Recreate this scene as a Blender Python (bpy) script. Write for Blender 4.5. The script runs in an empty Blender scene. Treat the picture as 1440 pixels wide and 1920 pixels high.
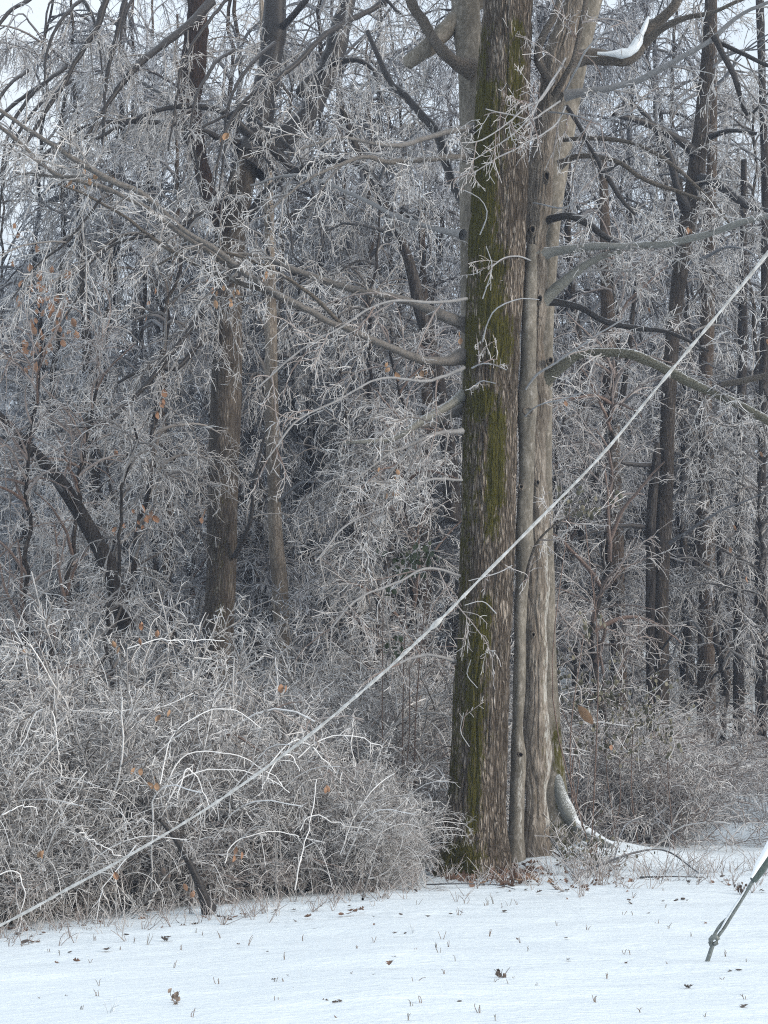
import bpy, math, random
import numpy as np
from math import radians as R
from mathutils import Vector

random.seed(7)
C = bpy.context.scene.collection
scene = bpy.context.scene

# ------------------------------------------------------------------ camera
FOC, HOR = 3120.0, 1380.0            # focal length and horizon row in photo pixels (1440 x 1920)
CAMZ = 1.6
PITCH = math.atan((HOR - 960) / FOC)
cam = bpy.data.objects.new('camera', bpy.data.cameras.new('camera'))
C.objects.link(cam)
cam.location = (0, 0, CAMZ)
cam.rotation_euler = (math.pi / 2 + PITCH, 0, 0)
cam.data.sensor_fit = 'VERTICAL'
cam.data.sensor_height = 36.0
cam.data.lens = FOC / 1920 * 36.0
cam.data.clip_end = 3000
scene.camera = cam

# ------------------------------------------------------------------ world and sun
SUN_EL, SUN_AZ = 17.0, 118.0          # azimuth measured from +Y (view direction) towards +X
w = bpy.data.worlds.new('World'); scene.world = w
w.use_nodes = True
nt = w.node_tree
bg = nt.nodes['Background']
sky = nt.nodes.new('ShaderNodeTexSky'); sky.sky_type = 'NISHITA'
sky.sun_disc = False
sky.sun_elevation = R(SUN_EL); sky.sun_rotation = R(SUN_AZ)
sky.air_density = 1.0; sky.dust_density = 2.0; sky.ozone_density = 1.0
tc = nt.nodes.new('ShaderNodeTexCoord')                # thin bright overcast with paler blue gaps
cl = nt.nodes.new('ShaderNodeTexNoise'); cl.inputs['Scale'].default_value = 2.2; cl.inputs['Detail'].default_value = 5
nt.links.new(tc.outputs['Generated'], cl.inputs['Vector'])
cr = nt.nodes.new('ShaderNodeMapRange'); nt.links.new(cl.outputs['Fac'], cr.inputs[0])
cr.inputs[1].default_value = 0.3; cr.inputs[2].default_value = 0.6; cr.inputs[3].default_value = 0.5; cr.inputs[4].default_value = 0.97
mx = nt.nodes.new('ShaderNodeMix'); mx.data_type = 'RGBA'
nt.links.new(cr.outputs[0], mx.inputs[0]); nt.links.new(sky.outputs[0], mx.inputs[6]); mx.inputs[7].default_value = (3.1, 3.38, 3.6, 1)
sz = nt.nodes.new('ShaderNodeSeparateXYZ'); nt.links.new(tc.outputs['Generated'], sz.inputs[0])   # an overcast sky is brightest overhead
zr = nt.nodes.new('ShaderNodeMapRange'); nt.links.new(sz.outputs['Z'], zr.inputs[0])
zr.inputs[1].default_value = 0.05; zr.inputs[2].default_value = 0.9; zr.inputs[3].default_value = 0.74; zr.inputs[4].default_value = 1.5
sc2 = nt.nodes.new('ShaderNodeVectorMath'); sc2.operation = 'SCALE'
nt.links.new(mx.outputs[2], sc2.inputs[0]); nt.links.new(zr.outputs[0], sc2.inputs['Scale'])
nt.links.new(sc2.outputs[0], bg.inputs[0])
bg.inputs[1].default_value = 0.15
sun = bpy.data.objects.new('sun', bpy.data.lights.new('sun', 'SUN')); C.objects.link(sun)
sun.data.energy = 1.45; sun.data.angle = R(20); sun.data.color = (1.0, 0.91, 0.80)
_d = Vector((math.sin(R(SUN_AZ)) * math.cos(R(SUN_EL)), math.cos(R(SUN_AZ)) * math.cos(R(SUN_EL)), math.sin(R(SUN_EL))))
sun.rotation_euler = (-_d).to_track_quat('-Z', 'Y').to_euler()
scene.view_settings.view_transform = 'Standard'
scene.view_settings.look = 'None'
scene.view_settings.gamma = 1.0
scene.view_settings.exposure = 0.98
scene.cycles.use_denoising = False
scene.cycles.filter_width = 1.1
scene.cycles.max_bounces = 6
scene.cycles.diffuse_bounces = 3
scene.cycles.volume_bounces = 1

# ------------------------------------------------------------------ helpers
def P(px, py, d):
    """The point at distance d ahead (world Y) seen at photo pixel (px, py)."""
    u, v = (px - 720) / FOC, (960 - py) / FOC
    x, y, z = u, math.cos(PITCH) - v * math.sin(PITCH), math.sin(PITCH) + v * math.cos(PITCH)
    s = d / y
    return (x * s, d, CAMZ + z * s)

def ground(x, y):
    x = np.asarray(x, float); y = np.asarray(y, float)
    z = -0.05 * np.clip(-x, 0, 9)
    t = np.clip(y - 23.0, 0, None)
    z = z + 0.17 * (np.sqrt(t * t + 4.0) - 2.0) * np.clip(1 - (y - 23) / 600.0, 0.4, 1)
    z = z + 0.26 * np.exp(-((x - 2.6) / 1.2) ** 2 - ((y - 22.2) / 1.2) ** 2)
    z = z + 0.17 * np.exp(-((x - 1.85) / 0.5) ** 2 - ((y - 20.4) / 0.65) ** 2)
    return z

def gpt(px, py):
    """Where the ray through a photo pixel meets the snow."""
    lo, hi = 4.0, 60.0
    for _ in range(50):
        m = (lo + hi) / 2
        p = P(px, py, m)
        if p[2] > ground(p[0], p[1]): lo = m
        else: hi = m
    return P(px, py, lo)

def _h(ix, iy, iz, s):
    n = (ix * 374761393 + iy * 668265263 + iz * 2147483647 + s * 974634777) & 0xFFFFFFFF
    n = ((n ^ (n >> 13)) * 1274126177) & 0xFFFFFFFF
    return ((n ^ (n >> 16)) & 0xFFFF) / 65535.0

def noise(p, s=0):
    p = np.asarray(p, float)
    i = np.floor(p).astype(np.int64); f = p - i
    f = f * f * (3 - 2 * f)
    r = 0
    for a in (0, 1):
        wx = f[..., 0] if a else 1 - f[..., 0]
        for b in (0, 1):
            wy = f[..., 1] if b else 1 - f[..., 1]
            for c in (0, 1):
                wz = f[..., 2] if c else 1 - f[..., 2]
                r = r + wx * wy * wz * _h(i[..., 0] + a, i[..., 1] + b, i[..., 2] + c, s)
    return r

def spline(pts, n):
    """Catmull-Rom through the rows of pts, n points evenly spread by chord length."""
    pts = np.asarray(pts, float)
    if len(pts) == 2:
        t = np.linspace(0, 1, n)[:, None]
        return pts[0] * (1 - t) + pts[1] * t
    q = np.vstack([2 * pts[0] - pts[1], pts, 2 * pts[-1] - pts[-2]])
    seg = np.linalg.norm(np.diff(pts[:, :3], axis=0), axis=1)
    cum = np.concatenate([[0], np.cumsum(seg)])
    s = np.linspace(0, cum[-1], n)
    k = np.clip(np.searchsorted(cum, s, side='right') - 1, 0, len(seg) - 1)
    t = ((s - cum[k]) / np.maximum(seg[k], 1e-9))[:, None]
    a, b, c, d = q[k], q[k + 1], q[k + 2], q[k + 3]
    return 0.5 * (2 * b + (c - a) * t + (2 * a - 5 * b + 4 * c - d) * t ** 2 + (3 * b - a - 3 * c + d) * t ** 3)

def unit(v):
    return v / np.maximum(np.linalg.norm(v, axis=-1, keepdims=True), 1e-9)

class Geo:
    """Collects quads of many tubes and blades, then links them as ONE mesh."""
    def __init__(s):
        s.v, s.q, s.a, s.n = [], [], [], 0
    def add(s, v, q, a):
        s.v.append(np.asarray(v, np.float32)); s.q.append(np.asarray(q, np.int64) + s.n)
        s.a.append(np.broadcast_to(np.asarray(a, np.float32), (len(v),)).copy()); s.n += len(v)
    def tubes(s, pts, rad, sides=3, ice=0.8, rng=None, cap=False):
        pts = np.asarray(pts, float); rad = np.asarray(rad, float)
        N, K, _ = pts.shape
        if N == 0: return
        t = np.empty_like(pts)
        t[:, 1:-1] = pts[:, 2:] - pts[:, :-2]; t[:, 0] = pts[:, 1] - pts[:, 0]; t[:, -1] = pts[:, -1] - pts[:, -2]
        t = unit(t)
        m = unit(t.mean(1))
        ref = np.where(np.abs(m[:, 2:3]) < 0.8, np.array([0, 0, 1.0]), np.array([1.0, 0, 0]))
        ref = np.repeat(ref[:, None, :], K, 1)
        n1 = unit(np.cross(t, ref)); n2 = np.cross(t, n1)
        ph = (np.arange(sides) / sides * 2 * np.pi)[None, None, :, None]
        ring = pts[:, :, None, :] + rad[:, :, None, None] * (np.cos(ph) * n1[:, :, None, :] + np.sin(ph) * n2[:, :, None, :])
        base = (np.arange(N) * K * sides)[:, None, None]
        k = (np.arange(K - 1) * sides)[None, :, None]; j = np.arange(sides)[None, None, :]; j2 = (j + 1) % sides
        q = np.stack(np.broadcast_arrays(base + k + j, base + k + j2, base + k + sides + j2, base + k + sides + j), -1).reshape(-1, 4)
        if np.ndim(ice) == 1: ice = np.repeat(np.asarray(ice), K * sides)
        s.add(ring.reshape(-1, 3), q, ice)
    def build(s, name, mat, parent=None, data_only=False):
        me = bpy.data.meshes.new(name)
        v = np.concatenate(s.v); q = np.concatenate(s.q); a = np.concatenate(s.a)
        me.vertices.add(len(v)); me.vertices.foreach_set('co', v.ravel())
        me.loops.add(len(q) * 4); me.loops.foreach_set('vertex_index', q.ravel().astype(np.int32))
        me.polygons.add(len(q)); me.polygons.foreach_set('loop_start', np.arange(0, len(q) * 4, 4, dtype=np.int32))
        me.update(calc_edges=True)
        at = me.attributes.new('ice', 'FLOAT', 'POINT'); at.data.foreach_set('value', a)
        me.materials.append(mat)
        o = bpy.data.objects.new(name, me); C.objects.link(o)
        if parent: o.parent = parent
        return o

def tag(o, label=None, cat=None, group=None, kind=None):
    for k, v in (('label', label), ('category', cat), ('group', group), ('kind', kind)):
        if v: o[k] = v
    return o

def empty(name, label, cat, group=None, loc=(0, 0, 0)):
    o = bpy.data.objects.new(name, None); C.objects.link(o); o.location = loc
    return tag(o, label, cat, group)

def copy_tree(o, parent=None):
    c = o.copy(); C.objects.link(c)
    if parent: c.parent = parent
    for ch in list(o.children): copy_tree(ch, c)
    return c

def spawn(rng, par, prad, den, L, ang, K, r0, r1, t0=0.05, t1=1.0, droop=0.3, wig=0.25, up=0.0, taper=0.4, flat=0.0, bias=None):
    """Children of polylines: den per metre of parent. par (N,K,3), prad (N,K)."""
    N = len(par)
    if N == 0: return np.zeros((0, K, 3)), np.zeros((0, K))
    seg = np.linalg.norm(np.diff(par, axis=1), axis=2).sum(1)
    n = rng.poisson(den * seg * (t1 - t0))
    idx = np.repeat(np.arange(N), n); M = len(idx)
    t = rng.uniform(t0, t1, M); KP = par.shape[1]
    s = t * (KP - 1); k = np.minimum(s.astype(int), KP - 2); f = (s - k)[:, None]
    p = par[idx, k] * (1 - f) + par[idx, k + 1] * f
    tan = unit(par[idx, k + 1] - par[idx, k])
    pr = prad[idx, k] * (1 - f[:, 0]) + prad[idx, k + 1] * f[:, 0]
    rv = rng.normal(size=(M, 3)); rv[:, 2] *= (1 - flat)
    rv = unit(rv - (rv * tan).sum(1, keepdims=True) * tan)
    a = np.radians(rng.uniform(ang[0], ang[1], M))[:, None]
    d = np.cos(a) * tan + np.sin(a) * rv
    d[:, 2] += up
    if bias is not None: d = d + np.asarray(bias)
    d = unit(d)
    ln = rng.uniform(L[0], L[1], M) * (1 - taper * t)
    st = (ln / (K - 1))[:, None]
    out = np.empty((M, K, 3)); out[:, 0] = p
    for i in range(1, K):
        d = d + rng.normal(size=(M, 3)) * wig
        d[:, 2] -= droop / (K - 1)
        d = unit(d); out[:, i] = out[:, i - 1] + d * st
    ra = np.minimum(r0 * rng.uniform(0.7, 1.2, M), np.maximum(pr, r1))
    rad = ra[:, None] * (1 - np.linspace(0, 1, K)[None]) + r1 * np.linspace(0, 1, K)[None]
    return out, rad

# ------------------------------------------------------------------ materials
def newmat(name):
    m = bpy.data.materials.new(name); m.use_nodes = True
    n = m.node_tree; return m, n, n.nodes['Principled BSDF']

def nd(n, typ, **kw):
    x = n.nodes.new(typ)
    for k, v in kw.items(): setattr(x, k, v)
    return x

def mixc(n, fac, a, b):
    x = nd(n, 'ShaderNodeMix', data_type='RGBA')
    for sock, val in ((x.inputs[0], fac), (x.inputs[6], a), (x.inputs[7], b)):
        if hasattr(val, 'links'): n.links.new(val, sock)
        else: sock.default_value = (val + (1,)) if isinstance(val, tuple) else val
    return x.outputs[2]

def mth(n, op, a, b=None, clamp=False):
    x = nd(n, 'ShaderNodeMath', operation=op); x.use_clamp = clamp
    for i, val in enumerate((a, b)):
        if val is None: continue
        if hasattr(val, 'links'): n.links.new(val, x.inputs[i])
        else: x.inputs[i].default_value = val
    return x.outputs[0]

def ramp(n, fac, stops):
    x = nd(n, 'ShaderNodeValToRGB'); e = x.color_ramp.elements
    for i, (p, c) in enumerate(stops):
        el = e[i] if i < 2 else e.new(p)
        el.position = p; el.color = (c if isinstance(c, tuple) else (c, c, c)) + (1,)
    n.links.new(fac, x.inputs[0]); return x.outputs[0]

def ntex(n, vec, scale, detail=4, rough=0.6):
    x = nd(n, 'ShaderNodeTexNoise'); x.inputs['Scale'].default_value = scale
    x.inputs['Detail'].default_value = detail; x.inputs['Roughness'].default_value = rough
    if vec is not None: n.links.new(vec, x.inputs['Vector'])
    return x.outputs['Fac']

def objvec(n, sc=(1, 1, 1)):
    tc = nd(n, 'ShaderNodeTexCoord'); mp = nd(n, 'ShaderNodeMapping')
    mp.inputs['Scale'].default_value = sc
    n.links.new(tc.outputs['Object'], mp.inputs['Vector']); return mp.outputs['Vector']

def twig_mat(name, bark, bark2, ice, top=(0.85, 1.2), rough=0.3):
    m, n, b = newmat(name)
    v = objvec(n)
    at = nd(n, 'ShaderNodeAttribute', attribute_name='ice').outputs['Fac']
    nz = ntex(n, v, 9.0, 3)
    fine = ntex(n, v, 60.0, 2)
    geo = nd(n, 'ShaderNodeNewGeometry'); sx = nd(n, 'ShaderNodeSeparateXYZ'); n.links.new(geo.outputs['Normal'], sx.inputs[0])
    top_f = mth(n, 'ADD', sx.outputs['Z'], mth(n, 'MULTIPLY', mth(n, 'SUBTRACT', fine, 0.5), 1.2))
    mr = nd(n, 'ShaderNodeMapRange'); mr.interpolation_type = 'SMOOTHSTEP'
    n.links.new(top_f, mr.inputs[0]); mr.inputs[1].default_value = top[0]; mr.inputs[2].default_value = top[1]
    cover = mth(n, 'MULTIPLY', at, mth(n, 'ADD', 0.45, nz), True)
    fac = mth(n, 'MAXIMUM', cover, mth(n, 'MULTIPLY', mr.outputs[0], 0.85))
    bk = mixc(n, ramp(n, fine, [(0.35, 0.0), (0.65, 1.0)]), bark, bark2)
    n.links.new(mixc(n, fac, bk, ice), b.inputs['Base Color'])
    b.inputs['Roughness'].default_value = rough
    b.inputs['IOR'].default_value = 1.31
    return m

def bark_mat(name, dark, mid, light, vs=0.12, scale=38.0, moss=(0.044, 0.040, 0.003), streak=(0.4, 0.37, 0.34), lich=(0.44, 0.43, 0.40), bump=0.6, crackamt=0.6, st=0.68):
    m, n, b = newmat(name)
    v = objvec(n, (1, 1, vs))
    warp = nd(n, 'ShaderNodeTexNoise'); warp.inputs['Scale'].default_value = scale * 0.4; warp.inputs['Detail'].default_value = 4
    n.links.new(v, warp.inputs['Vector'])
    vv = nd(n, 'ShaderNodeVectorMath', operation='SCALE'); n.links.new(warp.outputs['Color'], vv.inputs[0]); vv.inputs['Scale'].default_value = 2.4 / scale
    va = nd(n, 'ShaderNodeVectorMath', operation='ADD'); n.links.new(v, va.inputs[0]); n.links.new(vv.outputs[0], va.inputs[1])
    vo = nd(n, 'ShaderNodeTexVoronoi', feature='DISTANCE_TO_EDGE'); vo.inputs['Scale'].default_value = scale
    n.links.new(va.outputs[0], vo.inputs['Vector'])
    crack = ramp(n, vo.outputs['Distance'], [(0.02, 0.0), (0.25, 1.0)])
    big = ntex(n, objvec(n, (1, 1, 0.4)), 3.0, 6, 0.65)
    pl = ntex(n, va.outputs[0], scale * 0.8, 6, 0.75)
    fn = ntex(n, v, scale * 3, 5, 0.7)
    plate = mixc(n, ramp(n, pl, [(0.36, 0.0), (0.62, 1.0)]), mid, light)
    plate = mixc(n, ramp(n, mth(n, 'ADD', mth(n, 'MULTIPLY', pl, 0.55), mth(n, 'MULTIPLY', fn, 0.45)), [(st * 0.82, 0.0), (st * 0.95, 1.0)]), plate, streak)
    col = mixc(n, mth(n, 'MULTIPLY', mth(n, 'SUBTRACT', 1.0, crack), crackamt), plate, dark)
    col = mixc(n, ramp(n, mth(n, 'ADD', mth(n, 'MULTIPLY', big, 0.6), mth(n, 'MULTIPLY', pl, 0.4)), [(0.42, 0.75), (0.6, 0.0)]), col, dark)
    ma = nd(n, 'ShaderNodeAttribute', attribute_name='moss').outputs['Fac']
    mossn = ntex(n, objvec(n, (1, 1, 0.3)), 26.0, 6, 0.75)
    mf = ramp(n, mth(n, 'ADD', ma, mth(n, 'MULTIPLY', mth(n, 'SUBTRACT', mossn, 0.5), 3.0)), [(0.36, 0.0), (0.66, 1.0)])
    mc = mixc(n, ramp(n, fn, [(0.3, 0.0), (0.7, 1.0)]), tuple(c * 0.6 for c in moss), tuple(c * 1.8 for c in moss))
    col = mixc(n, mth(n, 'MULTIPLY', mf, 0.95), col, mc)
    la = nd(n, 'ShaderNodeAttribute', attribute_name='lichen').outputs['Fac']
    lf = ramp(n, mth(n, 'ADD', la, mth(n, 'MULTIPLY', mth(n, 'SUBTRACT', mossn, 0.5), 2.2)), [(0.45, 0.0), (0.7, 1.0)])
    col = mixc(n, mth(n, 'MULTIPLY', lf, 0.85), col, lich)
    n.links.new(col, b.inputs['Base Color'])
    b.inputs['Roughness'].default_value = 0.9; b.inputs['Specular IOR Level'].default_value = 0.15
    bp = nd(n, 'ShaderNodeBump'); bp.inputs['Strength'].default_value = bump; bp.inputs['Distance'].default_value = 0.02
    n.links.new(mth(n, 'ADD', mth(n, 'MULTIPLY', crack, crackamt), pl), bp.inputs['Height'])
    n.links.new(bp.outputs[0], b.inputs['Normal'])
    return m

M = {}
M['twig'] = twig_mat('iced_twigs', (0.055, 0.045, 0.040), (0.14, 0.12, 0.105), (0.75, 0.74, 0.73))
M['twig_dark'] = twig_mat('iced_dark_twigs', (0.028, 0.025, 0.026), (0.07, 0.06, 0.058), (0.66, 0.68, 0.72))
M['twig_brown'] = twig_mat('iced_brown_twigs', (0.085, 0.055, 0.042), (0.19, 0.13, 0.105), (0.66, 0.65, 0.64))
M['limb'] = twig_mat('iced_limb_bark', (0.035, 0.030, 0.025), (0.13, 0.11, 0.09), (0.70, 0.73, 0.77), top=(0.9, 1.3), rough=0.6)
M['limb_dark'] = twig_mat('iced_dark_limb_bark', (0.014, 0.013, 0.013), (0.05, 0.045, 0.043), (0.60, 0.63, 0.68), top=(0.75, 1.1), rough=0.45)
M['limb_moss'] = twig_mat('mossy_limb_bark', (0.045, 0.042, 0.028), (0.15, 0.14, 0.105), (0.72, 0.75, 0.78), top=(0.62, 1.05), rough=0.55)
M['root'] = twig_mat('snowy_root', (0.05, 0.05, 0.038), (0.15, 0.15, 0.125), (0.74, 0.78, 0.81), top=(0.1, 0.75), rough=0.6)
M['bark_main'] = bark_mat('shaggy_bark', (0.032, 0.024, 0.016), (0.15, 0.118, 0.092), (0.36, 0.305, 0.25), vs=0.15, scale=31.0, streak=(0.60, 0.55, 0.50), bump=1.0, crackamt=0.85, st=0.655)
M['bark_pale'] = bark_mat('pale_bark', (0.075, 0.060, 0.046), (0.22, 0.185, 0.15), (0.40, 0.35, 0.295), vs=0.22, scale=30, bump=0.7, crackamt=0.45)
M['bark_smooth'] = bark_mat('mottled_bark', (0.075, 0.068, 0.055), (0.18, 0.16, 0.13), (0.26, 0.235, 0.20), vs=0.5, scale=26, bump=0.3, crackamt=0.0)
M['bark_dark'] = bark_mat('dark_bark', (0.012, 0.010, 0.010), (0.045, 0.038, 0.034), (0.09, 0.078, 0.068), vs=0.15, scale=26, streak=(0.2, 0.19, 0.18))
M['bark_brown'] = bark_mat('brown_bark', (0.035, 0.026, 0.020), (0.10, 0.076, 0.058), (0.16, 0.125, 0.10), vs=0.3, scale=26, streak=(0.25, 0.22, 0.19))
M['bark_dim'] = bark_mat('dim_brown_bark', (0.014, 0.011, 0.009), (0.05, 0.041, 0.034), (0.105, 0.088, 0.075), vs=0.2, scale=26, streak=(0.18, 0.16, 0.14))
M['bark_grey'] = bark_mat('grey_brown_bark', (0.025, 0.020, 0.016), (0.085, 0.068, 0.054), (0.17, 0.145, 0.12), vs=0.15, scale=30)
M['bark_red'] = bark_mat('reddish_bark', (0.012, 0.009, 0.008), (0.045, 0.028, 0.022), (0.08, 0.050, 0.039), vs=0.15, scale=26, streak=(0.2, 0.16, 0.14))

def plain(name, col, col2, rough=0.7, scale=20, metal=0.0, trans=0.0):
    m, n, b = newmat(name)
    n.links.new(mixc(n, ramp(n, ntex(n, objvec(n), scale, 4), [(0.3, 0.0), (0.7, 1.0)]), col, col2), b.inputs['Base Color'])
    b.inputs['Roughness'].default_value = rough; b.inputs['Metallic'].default_value = metal
    return m
M['leaf_tan'] = plain('tan_dead_leaf', (0.22, 0.125, 0.065), (0.36, 0.22, 0.125), 0.6)
M['leaf_orange'] = plain('orange_dead_leaf', (0.21, 0.105, 0.055), (0.34, 0.19, 0.11), 0.6)
M['leaf_brown'] = plain('brown_fallen_leaf', (0.085, 0.046, 0.03), (0.23, 0.125, 0.075), 0.6)
M['leaf_dark'] = plain('dark_fallen_leaf', (0.05, 0.037, 0.03), (0.13, 0.095, 0.075), 0.6)
M['leaf_green'] = plain('dull_green_leaf', (0.045, 0.046, 0.020), (0.15, 0.135, 0.09), 0.5, 8)
M['leaf_moss'] = plain('deep_green_leaf', (0.018, 0.035, 0.008), (0.045, 0.06, 0.018), 0.5, 8)
M['grass'] = plain('dry_grass', (0.16, 0.15, 0.13), (0.33, 0.32, 0.30), 0.7, 30)
M['weed'] = plain('dry_weed', (0.12, 0.085, 0.06), (0.28, 0.22, 0.18), 0.7, 30)
M['steel'] = plain('weathered_steel', (0.10, 0.115, 0.11), (0.20, 0.22, 0.21), 0.5, 60, 0.3)
M['sleeve'] = plain('green_plastic', (0.035, 0.055, 0.048), (0.075, 0.10, 0.09), 0.45, 40)
M['ice'] = plain('rime_ice', (0.50, 0.54, 0.57), (0.72, 0.76, 0.79), 0.25, 40)
M['cable_ice'] = plain('iced_cable', (0.34, 0.325, 0.30), (0.70, 0.685, 0.66), 0.3, 22)
M['hollow'] = plain('hole_shade', (0.008, 0.006, 0.005), (0.02, 0.015, 0.012), 0.9, 30)
M['snow_clump'] = plain('settled_snow', (0.82, 0.84, 0.87), (0.88, 0.90, 0.92), 0.6, 12)

def snow_mat():
    m, n, b = newmat('snow')
    v = objvec(n)
    vs = objvec(n, (0.35, 1.3, 1))
    big = ntex(n, vs, 1.6, 5, 0.6)
    fine = ntex(n, objvec(n, (0.6, 1.4, 1)), 14, 5, 0.65)
    n.links.new(mixc(n, fine, (0.68, 0.74, 0.775), (0.79, 0.835, 0.855)), b.inputs['Base Color'])
    b.inputs['Roughness'].default_value = 0.55
    bp = nd(n, 'ShaderNodeBump'); bp.inputs['Strength'].default_value = 0.8; bp.inputs['Distance'].default_value = 0.09
    n.links.new(mth(n, 'ADD', big, mth(n, 'MULTIPLY', fine, 0.35)), bp.inputs['Height'])
    n.links.new(bp.outputs[0], b.inputs['Normal'])
    return m
M['snow'] = snow_mat()

# ------------------------------------------------------------------ the snow, one sheet to the horizon
def make_ground():
    xs = np.concatenate([np.linspace(-160, -60, 6)[:-1], np.linspace(-60, -9, 20)[:-1], np.linspace(-9, 9, 181), np.linspace(9, 60, 20)[1:], np.linspace(60, 160, 6)[1:]])
    ys = np.concatenate([np.linspace(-60, -10, 8)[:-1], np.linspace(-10, 7, 18)[:-1], np.linspace(7, 30, 240), np.linspace(30, 110, 90)[1:], np.linspace(110, 210, 8)[1:]])
    X, Y = np.meshgrid(xs, ys)
    Z = ground(X, Y)
    near = np.exp(-((Y - 16) / 12) ** 2)
    p = np.stack([X * 0.7, Y * 1.5, X * 0], -1)
    Z = Z + near * (0.05 * (noise(p, 3) - .5) + 0.026 * (noise(p * 3.1, 4) - .5) + 0.014 * (noise(p * 9, 5) - .5))
    Z = Z + np.clip((Y - 24) / 10, 0, 1) * 0.4 * (noise(p * 0.35, 6) - .5)
    g = Geo(); h, wd = X.shape
    i = np.arange(h - 1)[:, None] * wd + np.arange(wd - 1)[None]
    q = np.stack([i, i + 1, i + wd + 1, i + wd], -1).reshape(-1, 4)
    g.add(np.stack([X, Y, Z], -1).reshape(-1, 3), q, 0)
    o = g.build('snow_ground', M['snow']); o['kind'] = 'structure'
make_ground()

# ------------------------------------------------------------------ trunks
def trunk(name, pts, mat, parent, S=48, step=0.05, furrow=0.006, fk=16, lump=0.03, flare=0.0, lobes=5, seed=0, moss=None, lich=None, squash=1.0, plates=False, wob=0.0):
    """pts: rows (px, py, d, width in photo pixels), base first."""
    W = []
    for px, py, d, wd in pts:
        x, y, z = P(px, py, d)
        W.append((x, y, z, wd * d / FOC / 2))
    W = np.array(W)
    ln = np.linalg.norm(np.diff(W[:, :3], axis=0), axis=1).sum()
    n = max(8, int(ln / step))
    c = spline(W, n)
    cen, rad = c[:, :3].copy(), np.maximum(c[:, 3], 0.008)
    if wob:
        zz = cen[:, 2]
        for k in (0, 1): cen[:, k] += wob * 2 * (noise(np.stack([zz * 1.1, 0 * zz + k * 9, 0 * zz], -1), seed + 40) - .5) + wob * (noise(np.stack([zz * 3.1, 0 * zz + k * 9, 0 * zz], -1), seed + 41) - .5)
        rad = rad * (1 + 0.5 * (noise(np.stack([zz * 2.3, 0 * zz, 0 * zz], -1), seed + 42) - .5))
    th = np.arange(S) / S * 2 * np.pi
    D = np.stack([np.cos(th), np.sin(th) * squash, 0 * th], -1)
    L = np.stack([D[None, :, 0] * rad[:, None], D[None, :, 1] * rad[:, None], np.zeros((n, S)) + cen[:, 2:3]], -1)
    r = np.ones((n, S))
    R0 = rad.mean()
    base = cen[0, 2]
    q = np.stack([L[..., 0] * fk, L[..., 1] * fk, L[..., 2] * fk * 0.11], -1)
    rid = 1 - np.abs(2 * noise(q + 2.5 * noise(q * 0.4, seed + 1)[..., None], seed) - 1)
    if plates:
        qa = np.stack([L[..., 0] * fk, L[..., 1] * fk, L[..., 2] * fk * 0.13], -1)
        wv = 0.9 * noise(np.stack([L[..., 0] * 3, L[..., 1] * 3, L[..., 2] * 2.2], -1), seed + 7)[..., None]
        h1 = np.clip(np.abs(2 * noise(qa + wv, seed + 2) - 1) / 0.30, 0, 1); h2 = np.clip(np.abs(2 * noise(qa * [1.7, 1.7, 1.3] + 3 * wv, seed + 3) - 1) / 0.25, 0, 1)
        rid = 0.15 + 0.62 * np.minimum(h1, 0.35 + 0.65 * h2) + 0.25 * noise(qa * [1.5, 1.5, 4], seed + 4)
    q2 = np.stack([L[..., 0] * 2.2 / R0 * .35, L[..., 1] * 2.2 / R0 * .35, L[..., 2] * 0.7], -1)
    lum = noise(q2, seed + 5) - 0.5
    off = furrow * (rid - 0.5) * 2 + lump * lum * rad[:, None] * 4
    if flare:
        hz = np.clip(cen[:, 2] - base, 0, None)[:, None]
        f = np.exp(-hz / 0.35)
        off = off + flare * f * (0.55 + 0.45 * np.cos(th[None] * lobes + seed))
    v = cen[:, None, :] + D[None] * (rad[:, None] + off)[..., None]
    g = Geo()
    i = np.arange(n - 1)[:, None] * S + np.arange(S)[None]
    i2 = np.arange(n - 1)[:, None] * S + (np.arange(S)[None] + 1) % S
    qd = np.stack([i, i2, i2 + S, i + S], -1).reshape(-1, 4)
    g.add(v.reshape(-1, 3), qd, 0)
    o = g.build(name, mat, parent)
    s2 = v[..., 1]                                    # photo row of every ring, for placing moss and lichen up the stem
    row = HOR - (cen[:, 2] - CAMZ) / cen[:, 1] * FOC
    side = np.cos(th)[None] + 0 * row[:, None]
    front = np.sin(th)[None] < 0.35
    for nm, blobs in (('moss', moss), ('lichen', lich)):
        a = np.zeros((n, S))
        for f0, fw, y0, y1, st in blobs or ():
            a = np.maximum(a, st * (1.32 if nm == 'moss' else 1) * np.exp(-((side - f0) / (fw * (1.3 if nm == 'moss' else 1))) ** 2) * np.clip((row[:, None] - y0) / 35 + .5, 0, 1) * np.clip((y1 - row[:, None]) / 35 + .5, 0, 1) * front)
        at = o.data.attributes.new(nm, 'FLOAT', 'POINT'); at.data.foreach_set('value', a.ravel().astype(np.float32))
    return o, cen, rad

def limb_pts(rows, n=None):
    """rows (px, py, d, w) -> smooth 3-D centreline and radii"""
    W = np.array([P(a, b, d) + (wd * d / FOC / 2,) for a, b, d, wd in rows])
    ln = np.linalg.norm(np.diff(W[:, :3], axis=0), axis=1).sum()
    c = spline(W, n or max(8, int(ln / 0.09)))
    return c[:, :3], np.maximum(c[:, 3], 0.004)

TW = dict(b_den=3.2, b_len=(0.5, 1.5), t_den=8, t_len=(0.18, 0.55), w_den=10, w_len=(0.06, 0.19), droop=0.5, up=0.1, flat=0.3, tw=0.0058, ice=0.75, icicle=0.0)

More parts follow.
